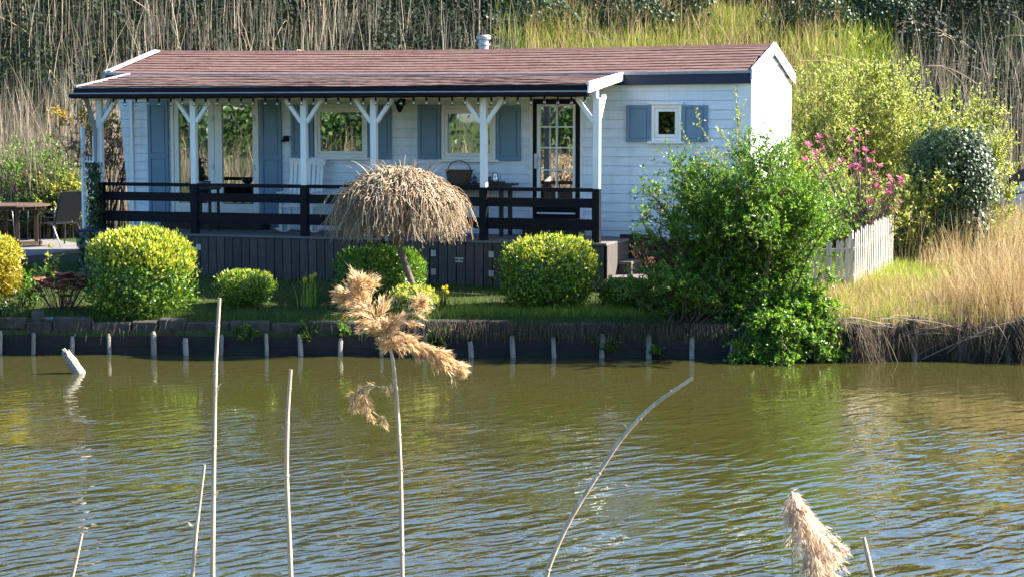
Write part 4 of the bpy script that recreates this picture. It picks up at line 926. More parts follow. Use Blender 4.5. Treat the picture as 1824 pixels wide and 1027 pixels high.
def twigs(rng, S, m, length, k=4, lo=.3, up=.3, out=.5, drop=0.0):
    P, T = sample(rng, S, m, lo); D = unit(T * out + rdir(rng, m) * .8 + np.array([0, 0, up])); l = length * rng.uniform(.4, 1.2, m)
    t = np.linspace(0, 1, k); Q = P[:, None] + D[:, None] * (l[:, None, None] * t[None, :, None]); Q[:, :, 2] -= drop * l[:, None] * t[None] ** 2
    return Q
def twig_leaves(rng, Tw, q, L, W=.5, up=.25, spread=.9, lo=.1):
    P, T = sample(rng, Tw, len(Tw) * q, lo); m = len(P); D = unit(T * .5 + rdir(rng, m) * spread + np.array([0, 0, up])); s = L * rng.uniform(.6, 1.25, m)
    return leaves(P, D, unit(rdir(rng, m) + np.array([.2, -.4, .7])), s, s * W)
def shrub(name, label, base, spread, height, n, m, tl, q, L, mat, seed, cat='shrub', W=.5, group=None, stem_r=.012, bark='twig_dark', droop=.25, aspect=1.0, lo=.3, up=.3, drop=0.0, lean=(0, 0), basew=.12, power=1.25, leaf_name='foliage', stem_name='stem', tlo=.1, jit=.03, fall=0.0):
    rng = np.random.default_rng(seed); root = thing(name, label, cat, base, 0, group); b = (base[0], base[1], base[2] - .03)
    S = arch_stems(rng, n, b, spread, height, 8, droop, basew, aspect, lean, power, jit)
    if fall:
        fr = np.clip((b[1] - S[:, :, 1]) / .25, 0, 1); S[:, :, 2] -= fall * fr * np.linspace(0, 1, 8)[None] ** 2; S[:, :, 2] = np.maximum(S[:, :, 2], .06)
    Tw = twigs(rng, S, m, tl, 4, lo, up, .5, drop)
    V, Fc = merge(tubes(S, np.linspace(stem_r, stem_r * .3, 8)[None], 4), tubes(Tw, np.linspace(.004, .0018, 4)[None], 3)); wpart(stem_name, V, Fc, M[bark], root)
    if q: V, Fc = twig_leaves(rng, Tw, q, L, W, lo=tlo); wpart(leaf_name, V, Fc, mat, root)
    return root, S, Tw, rng

# ---- clipped shrubs along the bank
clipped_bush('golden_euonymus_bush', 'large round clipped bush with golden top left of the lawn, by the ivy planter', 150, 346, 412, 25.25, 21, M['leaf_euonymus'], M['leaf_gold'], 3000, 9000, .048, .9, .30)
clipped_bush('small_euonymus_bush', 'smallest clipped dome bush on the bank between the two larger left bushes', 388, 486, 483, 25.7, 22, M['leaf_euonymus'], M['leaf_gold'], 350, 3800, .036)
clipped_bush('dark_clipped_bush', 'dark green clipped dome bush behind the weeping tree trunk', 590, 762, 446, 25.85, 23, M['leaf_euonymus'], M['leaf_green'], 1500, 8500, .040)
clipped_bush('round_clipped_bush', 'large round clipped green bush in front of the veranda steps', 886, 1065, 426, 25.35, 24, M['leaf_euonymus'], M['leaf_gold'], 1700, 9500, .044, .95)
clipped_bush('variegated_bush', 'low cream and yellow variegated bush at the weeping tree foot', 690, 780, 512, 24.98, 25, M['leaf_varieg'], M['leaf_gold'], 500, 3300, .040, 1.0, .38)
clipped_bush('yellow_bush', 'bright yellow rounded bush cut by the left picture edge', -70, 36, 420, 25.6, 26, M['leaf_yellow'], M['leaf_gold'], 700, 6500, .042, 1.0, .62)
clipped_bush('low_step_bush', 'low loose green bush below the veranda steps', 1064, 1165, 497, 25.4, 27, M['leaf_euonymus'], None, 0, 3400, .036)
clipped_bush('low_dark_bush', 'low dark green bush between the steps bush and the big shrub', 1118, 1200, 522, 25.2, 28, M['leaf_box'], None, 0, 2600, .036)

# ---- weeping tree
def weeping_tree():
    rng = np.random.default_rng(31); Y = 25.25; b = at_depth(747, 560, Y); bx, by = b[0], Y; gb = gz(bx, by)
    root = thing('weeping_tree', 'small weeping willow with a dense umbrella of bare drooping twigs', 'tree', (bx, by, gb - .02))
    top = at_depth(703, 372, Y - .1); hub = np.array([top[0], top[1], top[2]])
    TR = np.array([[[bx, by, gb - .05], [bx - .06, by, gb + .25], [at_depth(722, 470, Y)[0], Y, at_depth(722, 470, Y)[2]], [at_depth(706, 425, Y)[0], Y, at_depth(706, 425, Y)[2]], hub + [0, 0, .1]]])
    V, Fc = tubes(TR, np.array([[.058, .052, .046, .044, .05]]), 10); wpart('trunk', V, Fc, M['bark'], root, True)
    n = 2900; az = rng.uniform(0, 2 * math.pi, n)
    ztop = at_depth(705, 296, Y)[2]; zlow = at_depth(705, 414, Y)[2]; cx = at_depth(715, 350, Y)[0]
    k = 8; t = np.linspace(0, 1, k); RX, HT = .90, ztop - zlow
    dome = lambda r: ztop - HT * .60 * np.clip(r, 0, 1.2) ** 2.1
    r0 = rng.beta(1.6, 1.1, n) * .86; dr = rng.uniform(.10, .34, n); ln = rng.uniform(.25, .85, n) * HT
    inner = rng.random(n) < .38; r0 = np.where(inner, r0 * .95, r0)
    z0 = dome(r0) - np.where(inner, rng.uniform(.1, .55, n), rng.uniform(0, .05, n)); z0 = np.maximum(z0, zlow + .10)
    ln = np.minimum(ln, z0 - zlow + rng.uniform(-.12, .12, n)); ln = np.maximum(ln, .10); az2 = az + rng.normal(0, .16, n)
    rr = r0[:, None] + dr[:, None] * t[None] ** .8; sw = (az2 - az)[:, None] * t[None]
    X = cx + (hub[0] - cx) * .3 + np.cos(az[:, None] + sw) * rr * RX; Yv = hub[1] + np.sin(az[:, None] + sw) * rr * RX * .95
    Z = z0[:, None] + .05 * np.sin(t * math.pi)[None] * rng.uniform(0, 1, n)[:, None] - ln[:, None] * t[None] ** rng.uniform(1.2, 2.0, n)[:, None]
    P = np.stack([X, Yv, Z], -1); P[:, 1:] += np.cumsum(rng.normal(0, .015, (n, k - 1, 3)), 1)
    mn = 60; azm = rng.uniform(0, 6.28, mn); rm = rng.uniform(.2, .85, mn); tm = np.linspace(0, 1, 7)
    LM = np.stack([hub[0] + np.cos(azm)[:, None] * rm[:, None] * tm[None], hub[1] + np.sin(azm)[:, None] * rm[:, None] * tm[None], hub[2] + (dome(rm) - hub[2])[:, None] * np.sin(tm * math.pi / 2)[None]], -1)
    V, Fc = tubes(LM, np.linspace(.016, .006, 7)[None], 5); wpart('limb', V, Fc, M['bark'], root)
    rad = np.linspace(.0075, .003, k)[None] * rng.uniform(.7, 1.3, (n, 1))
    V, Fc = tubes(P, rad, 3)
    sp = 40; a2 = rng.uniform(0, 6.28, sp); base = np.array([cx, hub[1], ztop - .12]) + np.stack([np.cos(a2) * rng.uniform(.1, .6, sp), np.sin(a2) * .3, np.zeros(sp)], -1)
    D = unit(np.stack([np.cos(a2) * .8, np.sin(a2) * .3, np.full(sp, .8)], -1)); l = rng.uniform(.2, .42, sp)[:, None, None]; tt = np.linspace(0, 1, 6)
    Q = base[:, None] + D[:, None] * l * tt[None, :, None]; Q[:, :, 2] -= (.28 * l[:, 0]) * tt[None] ** 2.5
    wpart('crown', *merge((V, Fc), tubes(Q, np.linspace(.006, .0025, 6)[None], 3)), M['twig'], root)
    i = rng.integers(0, n, 9000); j = rng.integers(1, k, 9000); L = rng.uniform(.012, .024, 9000)
    V, Fc = leaves(P[i, j] + rng.normal(0, .006, (9000, 3)), rdir(rng, 9000), rdir(rng, 9000), L, L * .6); wpart('bud', V, Fc, leafmat('willow_bud', [(.30, .25, .12), (.42, .38, .22), (.22, .24, .06), (.5, .47, .34)], .6, .2, .2), root)['kind'] = 'stuff'
weeping_tree()

# ---- the big loose shrub and its neighbours
base = gpt(1335, 575); base[1] += .5; base[2] = gz(base[0], base[1])
root, S, Tw, rng = shrub('big_green_shrub', 'big loose bright green shrub with tall wispy shoots before the cabin corner', base, 1.38, 2.40, 110, 4600, .40, 17, .054, M['leaf_green'], 41, W=.42, lo=.12, basew=.22, aspect=.7, droop=.55, power=.85, stem_r=.014)
sh = arch_stems(rng, 14, (base[0], base[1], base[2] + 1.2), .75, 2.05, 8, .05, .25, .6, power=1.1); sh[:, :, 0] -= .05
sh2 = twigs(rng, sh, 120, .12, 3, .55); V, Fc = merge(tubes(sh, np.linspace(.008, .002, 8)[None], 4), tubes(sh2, np.full((1, 3), .002), 3)); wpart('shoot', V, Fc, M['bark'], root)
V, Fc = merge(twig_leaves(rng, sh2, 7, .042, .4), twig_leaves(rng, sh[:, 3:], 55, .04, .4, spread=.7)); wpart('young_leaf', V, Fc, M['leaf_lime'], root)
b2 = gpt(1188, 560); b2[1] += .5; b2[2] = gz(b2[0], b2[1])
shrub('bronze_shrub', 'thin bronze leaved shrub left of the big green shrub against the white wall', b2, .42, 1.45, 14, 170, .2, 9, .05, M['leaf_bronze'], 42, lo=.55, bark='bark')
b3 = gpt(1400, 592); b3[1] += .12; b3[2] = gz(b3[0], b3[1])
shrub('overhanging_shrub', 'fresh green shrub hanging over the bank edge down to the water', b3, .80, .75, 80, 1900, .22, 14, .055, M['leaf_green'], 43, W=.55, lo=.1, droop=1.0, aspect=.7, drop=.4, up=.0, lean=(0, -.25), power=.8, bark='twig_dark', fall=.95)
b4 = gpt(1230, 590); b4[1] += .25; b4[2] = gz(b4[0], b4[1])
shrub('bank_undergrowth', 'dark leafy undergrowth on the bank beneath the big green shrub', b4, .95, .85, 60, 1100, .25, 13, .05, M['leaf_green'], 44, W=.45, lo=.15, droop=.6, aspect=.45, bark='twig_dark', power=.8)

# ---- magnolia behind the fence, lime shrubs, ivy stump
Ym = 29.6; mb_ = at_depth(1540, 450, Ym); mz = gz(mb_[0], Ym)
mroot, S, Tw, rng = shrub('magnolia', 'magnolia shrub covered in deep pink flowers behind the picket fence', (mb_[0], Ym, mz), .95, 1.95, 24, 420, .3, 4, .06, M['leaf_lime'], 51, lo=.35, bark='bark', W=.45, aspect=.7)
def flower_mesh(seed):
    rng = np.random.default_rng(seed); n = 8; a = np.arange(n) * 2.4; el = rng.uniform(.35, 1.1, n); L = rng.uniform(.085, .125, n)
    D = np.stack([np.cos(a) * np.cos(el), np.sin(a) * np.cos(el), np.sin(el)], -1); N = np.stack([-np.cos(a) * np.sin(el), -np.sin(a) * np.sin(el), np.cos(el)], -1)
    return np_mesh('flower', *leaves(np.zeros((n, 3)), D, N, L, L * .42, .35))
fm = [flower_mesh(i) for i in range(4)]
fpx = [(1440, 262), (1456, 255), (1466, 268), (1452, 285), (1475, 246), (1518, 237), (1530, 250), (1512, 252), (1541, 268), (1520, 280), (1556, 275), (1515, 300), (1530, 305), (1546, 290), (1481, 306), (1466, 318), (1442, 298), (1567, 300), (1563, 322), (1583, 318), (1584, 338), (1605, 332), (1608, 322), (1578, 345), (1562, 336), (1535, 366), (1545, 360), (1606, 362), (1597, 368), (1590, 376), (1566, 402), (1550, 398), (1574, 408), (1560, 425), (1500, 290), (1558, 312), (1590, 330), (1450, 274), (1528, 296), (1525, 270)]
rf2 = random.Random(9)
fpx += [(x + rf2.uniform(-16, 16), y + rf2.uniform(-14, 14)) for x, y in fpx[::2]]
for i, (x, y) in enumerate(fpx):
    Yf = Ym - .35 + rf2.uniform(-.25, .25); p = at_depth(x, y, Yf); o = link('flower', fm[i % 4], M['petal'], mroot)
    o.location = p - np.array(mroot.location); o.rotation_euler = (rf2.uniform(-.6, .6), rf2.uniform(-.6, .6), rf2.uniform(0, 6)); s = rf2.uniform(.5, 1.0); o.scale = (s, s, s)
fl_pts = np.array([at_depth(x, y, Ym - .35) for x, y in fpx]); st_ = np.array([mb_[0], Ym, mz]) 
kk = np.linspace(0, 1, 6)[None, :, None]; mid_ = st_ + (fl_pts - st_) * np.array([.35, .5, .55]); Pb = (1 - kk) ** 2 * st_ + 2 * kk * (1 - kk) * mid_[:, None] + kk ** 2 * fl_pts[:, None]
V, Fc = tubes(Pb, np.linspace(.016, .004, 6)[None], 4); wpart('branch', V, Fc, M['bark'], mroot)

for args in (('lime_shrub', 'tall lime green spring shrub right of the cabin gable', 1500, 33.2, 1.5, 3.9, 81, 60, 2600),
             ('lime_shrub', 'short lime green shrub just behind the magnolia flowers', 1440, 31.8, .85, 2.0, 82, 36, 1100),
             ('lime_shrub', 'yellow green shrub rising behind the ivy covered stump', 1725, 32.6, .85, 3.0, 83, 46, 1900),
             ('lime_shrub', 'narrow lime green shrub in front of the ivy stump left side', 1618, 30.4, .36, 1.75, 85, 18, 420),
             ('lime_shrub', 'loose lime green sprays right of the ivy stump', 1762, 30.9, .42, 1.55, 86, 16, 330),
             ('lime_shrub', 'lime green shrub with upright shoots left of the ivy stump', 1625, 34.2, 1.15, 3.5, 84, 46, 1500)):
    nm, lb, px, Y, sp, h, sd, n, m = args; X = (px - CX) / F_PX * Y
    shrub(nm, lb, (X, Y, gz(X, Y)), sp, h, n, m, .42, 14, .060, M['leaf_lime'], sd, W=.45, lo=.2, bark='bark', aspect=.7, group='lime green spring shrubs', power=1.0, up=.5)
def ivy_mass(name, label, cx, Y, rx, rz, seed, n=9000, L=.075, ry=None, mat='leaf_ivy', cat='shrub'):
    rng = np.random.default_rng(seed); gb = gz(cx, Y); root = thing(name, label, cat, (cx, Y, gb - .02)); ry = ry or rx
    D = rdir(rng, n); low = D[:, 2] < -.1; D[low, 2] *= .6; D = unit(D); r = lumps(np.random.default_rng(seed), D, 9, .26) * np.where(rng.random(n) < .06, rng.uniform(1.0, 1.22, n), rng.uniform(.78, 1.03, n))
    ce = unit(np.random.default_rng(seed + 1).normal(size=(60, 3))); dt = D @ ce.T; j = np.argmax(dt, 1); r *= 1 + np.random.default_rng(seed + 2).uniform(-.12, .10, 60)[j] * np.clip((dt[np.arange(n), j] - .88) / .12, 0, 1)
    E = np.sign(D) * np.abs(D) ** .8; E = E / np.linalg.norm(E, axis=1, keepdims=True) * (1 + .18 * np.minimum(np.hypot(D[:, 0], D[:, 1]), np.abs(D[:, 2])))[:, None]
    P = np.array([cx, Y, gb + rz * .47]) + E * np.array([rx, ry, rz * .53]) * r[:, None] * .95; P[:, 2] = np.maximum(P[:, 2], gb + .02); N = unit(D * np.array([1, 1, .6]) + np.array([0, 0, .25]))
    Dd = unit(np.array([0, 0, -.8]) + N * .35 + rdir(rng, n) * .5); s = L * rng.uniform(.6, 1.25, n)
    V, Fc = leaves(P, Dd, unit(N + rdir(rng, n) * .35), s, s * .85, .12); wpart('foliage', V, Fc, M[mat], root)
    S = arch_stems(rng, 10, (cx, Y, gb - .05), rx * .5, rz * .92, 7, .05, rx * .3); V, Fc = tubes(S, np.linspace(.035, .012, 7)[None], 5); wpart('stem', V, Fc, M['bark'], root); return root
Xi = (1688 - CX) / F_PX * 31.0; ivy_mass('ivy_stump', 'dark glossy ivy covering a tall stump right of the picket fence', Xi, 31.0, .72, at_depth(0, 246, 31.)[2] - gz(Xi, 31.), 61, 17000, .066, .65)
Xi2 = (1640 - CX) / F_PX * 30.2; ivy_mass('low_ivy_bush', 'low dark ivy bush at the fence end beside the stump', Xi2, 30.6, .42, .85, 62, 3500, .07, .4)

# ---- ivy planter and pillar at the veranda's left end
pl = hw(*[wl(186, 420, -1.85)[0], -1.85], 0); pz = gz(pl[0], pl[1])
pr = thing('ivy_planter', 'square planter box smothered in grey green ivy at the veranda end', 'planter', (pl[0], pl[1], pz - .02))
MB().box(-.29, .29, -.16, .16, 0, .70).build('box', M['skirt'], pr); mb = MB(); mb.box(-.36, .38, -.24, .22, .7005, .73); mb.build('box_cap', M['navy'], pr)
rng = np.random.default_rng(63); n = 2600; f = rng.integers(0, 4, n); a = rng.uniform(-1, 1, n); zz = rng.uniform(0, .72, n)
off = rng.uniform(.0, .07, n); Xp = np.where(f < 2, a * .34, np.where(f == 2, -1, 1) * (.30 + off)); Yp = np.where(f == 0, -(.17 + off), np.where(f == 1, .17 + off, a * .19))
N = np.stack([np.where(f < 2, 0, np.where(f == 2, -1, 1)), np.where(f == 0, -1, np.where(f == 1, 1, 0)), np.full(n, .3)], -1).astype(float)
P = np.stack([Xp, Yp, zz + .01], -1) + np.array(pr.location); s = rng.uniform(.05, .085, n)
V, Fc = leaves(P, unit(np.array([0, 0, -.9]) + rdir(rng, n) * .5 + N * .3), unit(N + rdir(rng, n) * .35), s, s * .8, .12); wpart('ivy', V, Fc, M['leaf_ivy_planter'], pr)
pv = hw(wl(171, 330, -1.66)[0], -1.70, 0); vz = gz(pv[0], pv[1])
pi = thing('ivy_climber', 'dark ivy column climbing the left veranda post and downpipe', 'climber', (pv[0], pv[1], vz - .01))
zt = at_depth(170, 285, pv[1])[2]; n = 900; az = rng.uniform(0, 6.28, n); r = rng.uniform(.03, .13, n); z = rng.uniform(vz + .55, zt, n) - rng.exponential(.04, n)
P = np.stack([pv[0] + .0 + np.cos(az) * r * 1.1, pv[1] - .02 + np.sin(az) * r * .6, z], -1); N = np.stack([np.cos(az), np.sin(az), np.full(n, .3)], -1); s = rng.uniform(.04, .07, n)
V, Fc = leaves(P, unit(np.array([0, 0, -.8]) + rdir(rng, n) * .6), N, s, s * .8, .12); wpart('foliage', V, Fc, M['leaf_ivy'], pi)
Q = np.stack([np.stack([pv[0] + .03 * np.sin(np.linspace(0, 9, 9) + k), pv[1] + .02 * np.cos(np.linspace(0, 9, 9) + k), np.linspace(vz - .03, zt - .05, 9)], -1) for k in range(3)]); V, Fc = tubes(Q, np.full((1, 9), .01), 5); wpart('stem', V, Fc, M['bark'], pi)

# ---- white trellis with climber, left
tp = at_depth(150, 300, 31.6); tzv = gz(tp[0], tp[1]); zt = at_depth(150, 226, 31.6)[2]
tr = thing('garden_trellis', 'white wooden trellis left of the veranda', 'trellis', (tp[0], tp[1], tzv - .03), -.9)
H = zt - tzv + .03
for x in (-.03, .42): MB().box(x - .035, x + .035, -.03, .03, 0, H - (.0 if x < 0 else .15)).build('trellis_post', M['white_trim'], tr, bevel=.004)
for k in range(11):
    z = .35 + k * .135; MB().box(.0055, .3845, -.012, .004, z, z + .028).build('trellis_slat', M['white_trim'], tr)
for k in range(3):
    x = .10 + k * .1; MB().box(x - .012, x + .012, .0045, .018, .30, 1.80).build('trellis_slat', M['white_trim'], tr)
cb2 = (tp[0] + .22, tp[1] + .6, gz(tp[0] + .22, tp[1] + .6))
root, S, Tw, rng = shrub('bare_climber', 'tangled bare brown climber with yellow leaves beside the canopy end', cb2, .75, 2.75, 34, 620, .42, 0, .05, None, 64, cat='climber', bark='twig_dark', lo=.55, droop=.9, up=-.1, lean=(.1, 0), power=1.6)
S2 = arch_stems(rng, 12, (cb2[0] - .35, cb2[1], cb2[2] + 1.7), .62, 1.15, 7, .1, .2); Tw2 = twigs(rng, S2, 130, .22, 4, .5)
sel = rng.integers(0, len(Tw2), len(Tw2)); V, Fc = twig_leaves(rng, Tw2, 9, .055, .6); wpart('yellow_leaf', V, Fc, M['leaf_autumn'], root)
V, Fc = tubes(S2, np.linspace(.01, .004, 7)[None], 4); wpart('branch', V, Fc, M['bark'], root)
V, Fc = twig_leaves(rng, Tw[:200], 5, .05, .6); wpart('brown_leaf', V, Fc, M['leaf_bronze'], root)

# ---- hedge and shrubs behind the terrace
for nm, lb, px, Y, sp, h, n, m, q, mt, sd, bk2 in (
    ('twiggy_shrub', 'twiggy half bare shrub with green tips behind the garden chairs', 70, 37.0, 1.2, 2.15, 150, 1000, 6, 'leaf_green', 71, 'twig_dark'),
    ('green_shrub', 'dark green shrub at the left edge behind the round table', 0, 37.4, .75, 1.95, 30, 500, 12, 'leaf_green', 72, 'bark'),
    ('golden_hedge', 'golden green hedge between the chairs and the trellis', 118, 36.6, .7, 1.25, 50, 1000, 13, 'leaf_gold', 73, 'bark'),
    ('low_hedge', 'low dark green hedge directly behind the round table', 45, 36.6, 1.1, 1.0, 50, 900, 12, 'leaf_box', 74, 'bark')):
    X = (px - CX) / F_PX * Y; shrub(nm, lb, (X, Y, gz(X, Y)), sp, h, n, m, .35, q, .06, M[mt], sd, bark=bk2, lo=.2 if q > 6 else .45, aspect=.6, W=.5, power=.9)

# ---- small plants along the bank
def tuft(name, label, px, py, seed, n=60, h=.35, w=.018, mat='grass', lean=.35, cat='plant', group=None):
    rng = np.random.default_rng(seed); p = gpt(px, py); root = thing(name, label, cat, (p[0], p[1], p[2] - .01), 0, group)
    P = np.stack([p[0] + rng.normal(0, .07, n), p[1] + rng.normal(0, .05, n), np.full(n, p[2] - .01)], -1)
    V, Fc = blades(rng, P, rng.uniform(.6, 1.1, n) * h, np.full(n, w), lean); wpart('leaf_blade', V, Fc, M[mat], root); return root, p, rng
def daff(label, px, py, seed, nf, side, h=.34):
    root, p, rng = tuft('daffodil_clump', label, px, py, seed, 46, h, .016, 'grass_bright' if seed % 2 else 'grass', .3, 'flower', 'daffodils in the bank garden')
    for i in range(nf):
        q = np.array([rng.normal(side, .12), rng.normal(-.05, .05), h * rng.uniform(.85, 1.2)])
        V, Fc = tubes(np.array([[[q[0] * .5, q[1] * .5, 0], [q[0] * .8, q[1], q[2] * .6], q]]), np.full((1, 3), .004), 4); link('flower_stalk', np_mesh('flower_stalk', V, Fc), M['grass'], root)
        a = np.arange(6) * math.pi / 3; D = np.stack([np.cos(a), np.full(6, -.25), np.sin(a)], -1); N = np.tile([[0, -1., 0]], (6, 1)); L = np.full(6, .04)
        vf = leaves(np.zeros((6, 3)), D, N, L, L * .6); cupv = tubes(np.array([[[0, 0, 0], [0, -.03, 0.002]]]), np.array([[.010, .014]]), 6)
        F3 = np.concatenate([cupv[1][:, [0, 1, 2]], cupv[1][:, [0, 2, 3]]]); V, Fc = merge(vf, (cupv[0], F3)); o = link('flower', np_mesh('flower', V, Fc), M['daffodil'], root); o.location = q; o.rotation_euler = (.2, 0, rng.uniform(-.7, .7))
daff('yellow daffodils in the shaded lawn left of the dark clipped bush', 548, 545, 91, 6, 0, .42)
daff('few yellow daffodils beside the variegated bush', 782, 555, 92, 3, .03, .30)
p = gpt(105, 560); p[1] += .2; sd = thing('dried_sedum', 'dried sedum with flat rusty brown flower heads on the left bank', 'plant', (p[0], p[1], gz(p[0], p[1]) - .01)); rng = np.random.default_rng(93)
n = 60; az = rng.uniform(0, 6.28, n); r = .44 * np.sqrt(rng.uniform(0, 1, n)); E = np.stack([np.cos(az) * r, np.sin(az) * r * .6, .50 - .32 * (r / .44) ** 2 * rng.uniform(.3, 1, n) + rng.normal(0, .04, n)], -1)
t = np.linspace(0, 1, 5)[None, :, None]; S = np.stack([E[:, 0:1] * (.35 + .65 * t[:, :, 0]), E[:, 1:2] * (.35 + .65 * t[:, :, 0]), E[:, 2:3] * t[:, :, 0]], -1); V, Fc = tubes(S, np.full((1, 5), .005), 4); link('stem', np_mesh('stem', V, Fc), M['twig_dark'], sd)
hm = MB().lathe([(.012, -.02), (.045, .0), (.062, .008), (.055, .018), (.02, .022)], (0, 0, 0), 9).mesh('flower_head')
for i in range(n): o = link('flower_head', hm, M['sedum'], sd); o.location = E[i]; s = rng.uniform(.7, 1.25); o.scale = (s, s, s * rng.uniform(.7, 1.3)); o.rotation_euler = (rng.normal(0, .2), rng.normal(0, .2), rng.uniform(0, 6))
for i, (px, py, lb, hh, mt) in enumerate(((90, 505, 'bright green leafy perennial behind the dried sedum', .38, 'leaf_lime'), (55, 545, 'green perennial clump beside the yellow bush', .55, 'leaf_green'), (20, 575, 'low green perennial under the yellow bush', .32, 'leaf_box'))):
    q = gpt(px, py); shrub('leafy_perennial', lb, (q[0], q[1], gz(q[0], q[1])), .22, hh, 16, 60, .12, 8, .06, M[mt], 95 + i, 'plant', W=.4, lo=.3, basew=.06, bark='grass')
for i, (px, py, lb) in enumerate(((438, 592, 'small green weed growing over the bank stones below the small dome bush'), (545, 592, 'small green weed on the bank stones below the daffodils'), (612, 588, 'leafy weed on the bank stones left of the reed plume'), (780, 600, 'trailing weed on the bank right of the reed plume'), (1085, 618, 'trailing ivy weed on the bank planks below the steps'), (1170, 622, 'sprig of weed between two piles under the big shrub'))):
    d = ray(px, py); q = CAM + d * (24.22 / (d[1] + .055 * d[0])); shrub('bank_weed', lb, (q[0], q[1] + .05, q[2] - .03), .15, .17, 14, 50, .08, 6, .035, M['leaf_green'], 110 + i, 'plant', W=.6, lo=.2, basew=.04, bark='grass', group='weeds on the bank edge')

# ---- uncountable ground cover ("stuff")
def stuff(name, label, V, Fc, mat): o = link(name, np_mesh(name, V, Fc), mat); tag(o, label, kind='stuff'); return o
rng = np.random.default_rng(120)
def inside_house(X, Y): 
    q = np.stack([X, Y], -1) - ORG[:2]; u = q @ Uax[:2]; v = q @ Vax[:2]; return (u > -7.6) & (u < 3.1) & (v > -1.65) & (v < 3.1)
def scatter(n, x0, x1, t0, t1, avoid=True):
    X = rng.uniform(x0, x1, n); Y = bank_y(X) + rng.uniform(t0, t1, n); k = ~inside_house(X, Y) if avoid else np.ones(n, bool); X, Y = X[k], Y[k]
    return np.stack([X, Y, ground_z(X, Y) - .005], -1)
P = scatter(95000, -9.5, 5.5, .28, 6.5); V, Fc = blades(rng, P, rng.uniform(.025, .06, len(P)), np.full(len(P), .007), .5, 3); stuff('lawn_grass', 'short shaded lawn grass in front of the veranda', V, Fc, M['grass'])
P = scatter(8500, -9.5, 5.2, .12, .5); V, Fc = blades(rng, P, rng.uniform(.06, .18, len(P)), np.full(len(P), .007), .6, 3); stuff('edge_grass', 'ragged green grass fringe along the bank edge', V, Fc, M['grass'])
P = scatter(2600, .3, 2.5, .55, 1.3); V, Fc = blades(rng, P, rng.uniform(.06, .16, len(P)), np.full(len(P), .010), .5, 3); stuff('sunlit_grass', 'sunlit grass strip beside the round clipped bush', V, Fc, M['grass_bright'])  # brighter grass colour paints the sun patch on the lawn
P = scatter(2600, -2.0, 0.7, .55, 1.1); V, Fc = blades(rng, P, rng.uniform(.06, .13, len(P)), np.full(len(P), .009), .5, 3); stuff('sunlit_grass', 'sunlit grass strip right of the variegated bush', V, Fc, M['grass_bright'])  # second lit lawn patch, sunlight put into the blade colour
# dead grass hanging over the bank
X = np.concatenate([rng.uniform(-1.5, 8.5, 4400), rng.uniform(-9, -1.5, 260)]); P = np.stack([X, bank_y(X) + rng.uniform(-.03, .28, len(X)), rng.uniform(.28, .46, len(X))], -1); n = len(P)
a = rng.normal(0, .5, n); l = rng.uniform(.10, .30, n) * np.where(X < 4.0, .5, 1); t = np.linspace(0, 1, 5); reach = rng.uniform(.02, .22, n)
Q = np.stack([P[:, :1] + (np.sin(a) * l)[:, None] * t, P[:, 1:2] - (reach + (P[:, 1] - bank_y(X)).clip(0))[:, None] * t ** .7, P[:, 2:3] + (.05 * np.sin(t * 3))[None] - (l)[:, None] * t ** 1.8], -1); Q[:, :, 2] = np.maximum(Q[:, :, 2], .015)
bb = rng.uniform(-.8, .8, n); V, Fc = ribbons(Q, np.full(n, .009), np.stack([np.cos(bb), np.sin(bb), 0 * bb], -1)); stuff('hanging_dead_grass', 'dead grass and roots hanging over the bank planks', V, Fc, M['reed_dark'])
X = rng.uniform(4.2, 9.5, 6000); X += .12 * np.sin(X * 9) ; P = np.stack([X, bank_y(X) + rng.uniform(-.06, .15, len(X)), rng.uniform(.18, .54, len(X)) + .05 * np.sin(X * 5)], -1); n = len(P); l = rng.uniform(.10, .46, n) * (1 + .35 * np.sin(X * 4.3)); reach = rng.uniform(.02, .24, n) * (1.2 + np.sin(X * 3.1)); a = rng.normal(0, .35, n) + .25 * np.sin(X * 6)
Q = np.stack([P[:, :1] + (np.sin(a) * l)[:, None] * t, P[:, 1:2] - reach[:, None] * t ** .6, P[:, 2:3] - l[:, None] * t ** 1.3], -1); Q[:, :, 2] = np.maximum(Q[:, :, 2], -.02)
bb = rng.uniform(-.8, .8, n); V, Fc = ribbons(Q, np.full(n, .012), np.stack([np.cos(bb), np.sin(bb), 0 * bb], -1)); stuff('hanging_dead_reed', 'old brown reed thatch hanging down the right bank into the water', V, Fc, M['reed_dark'])
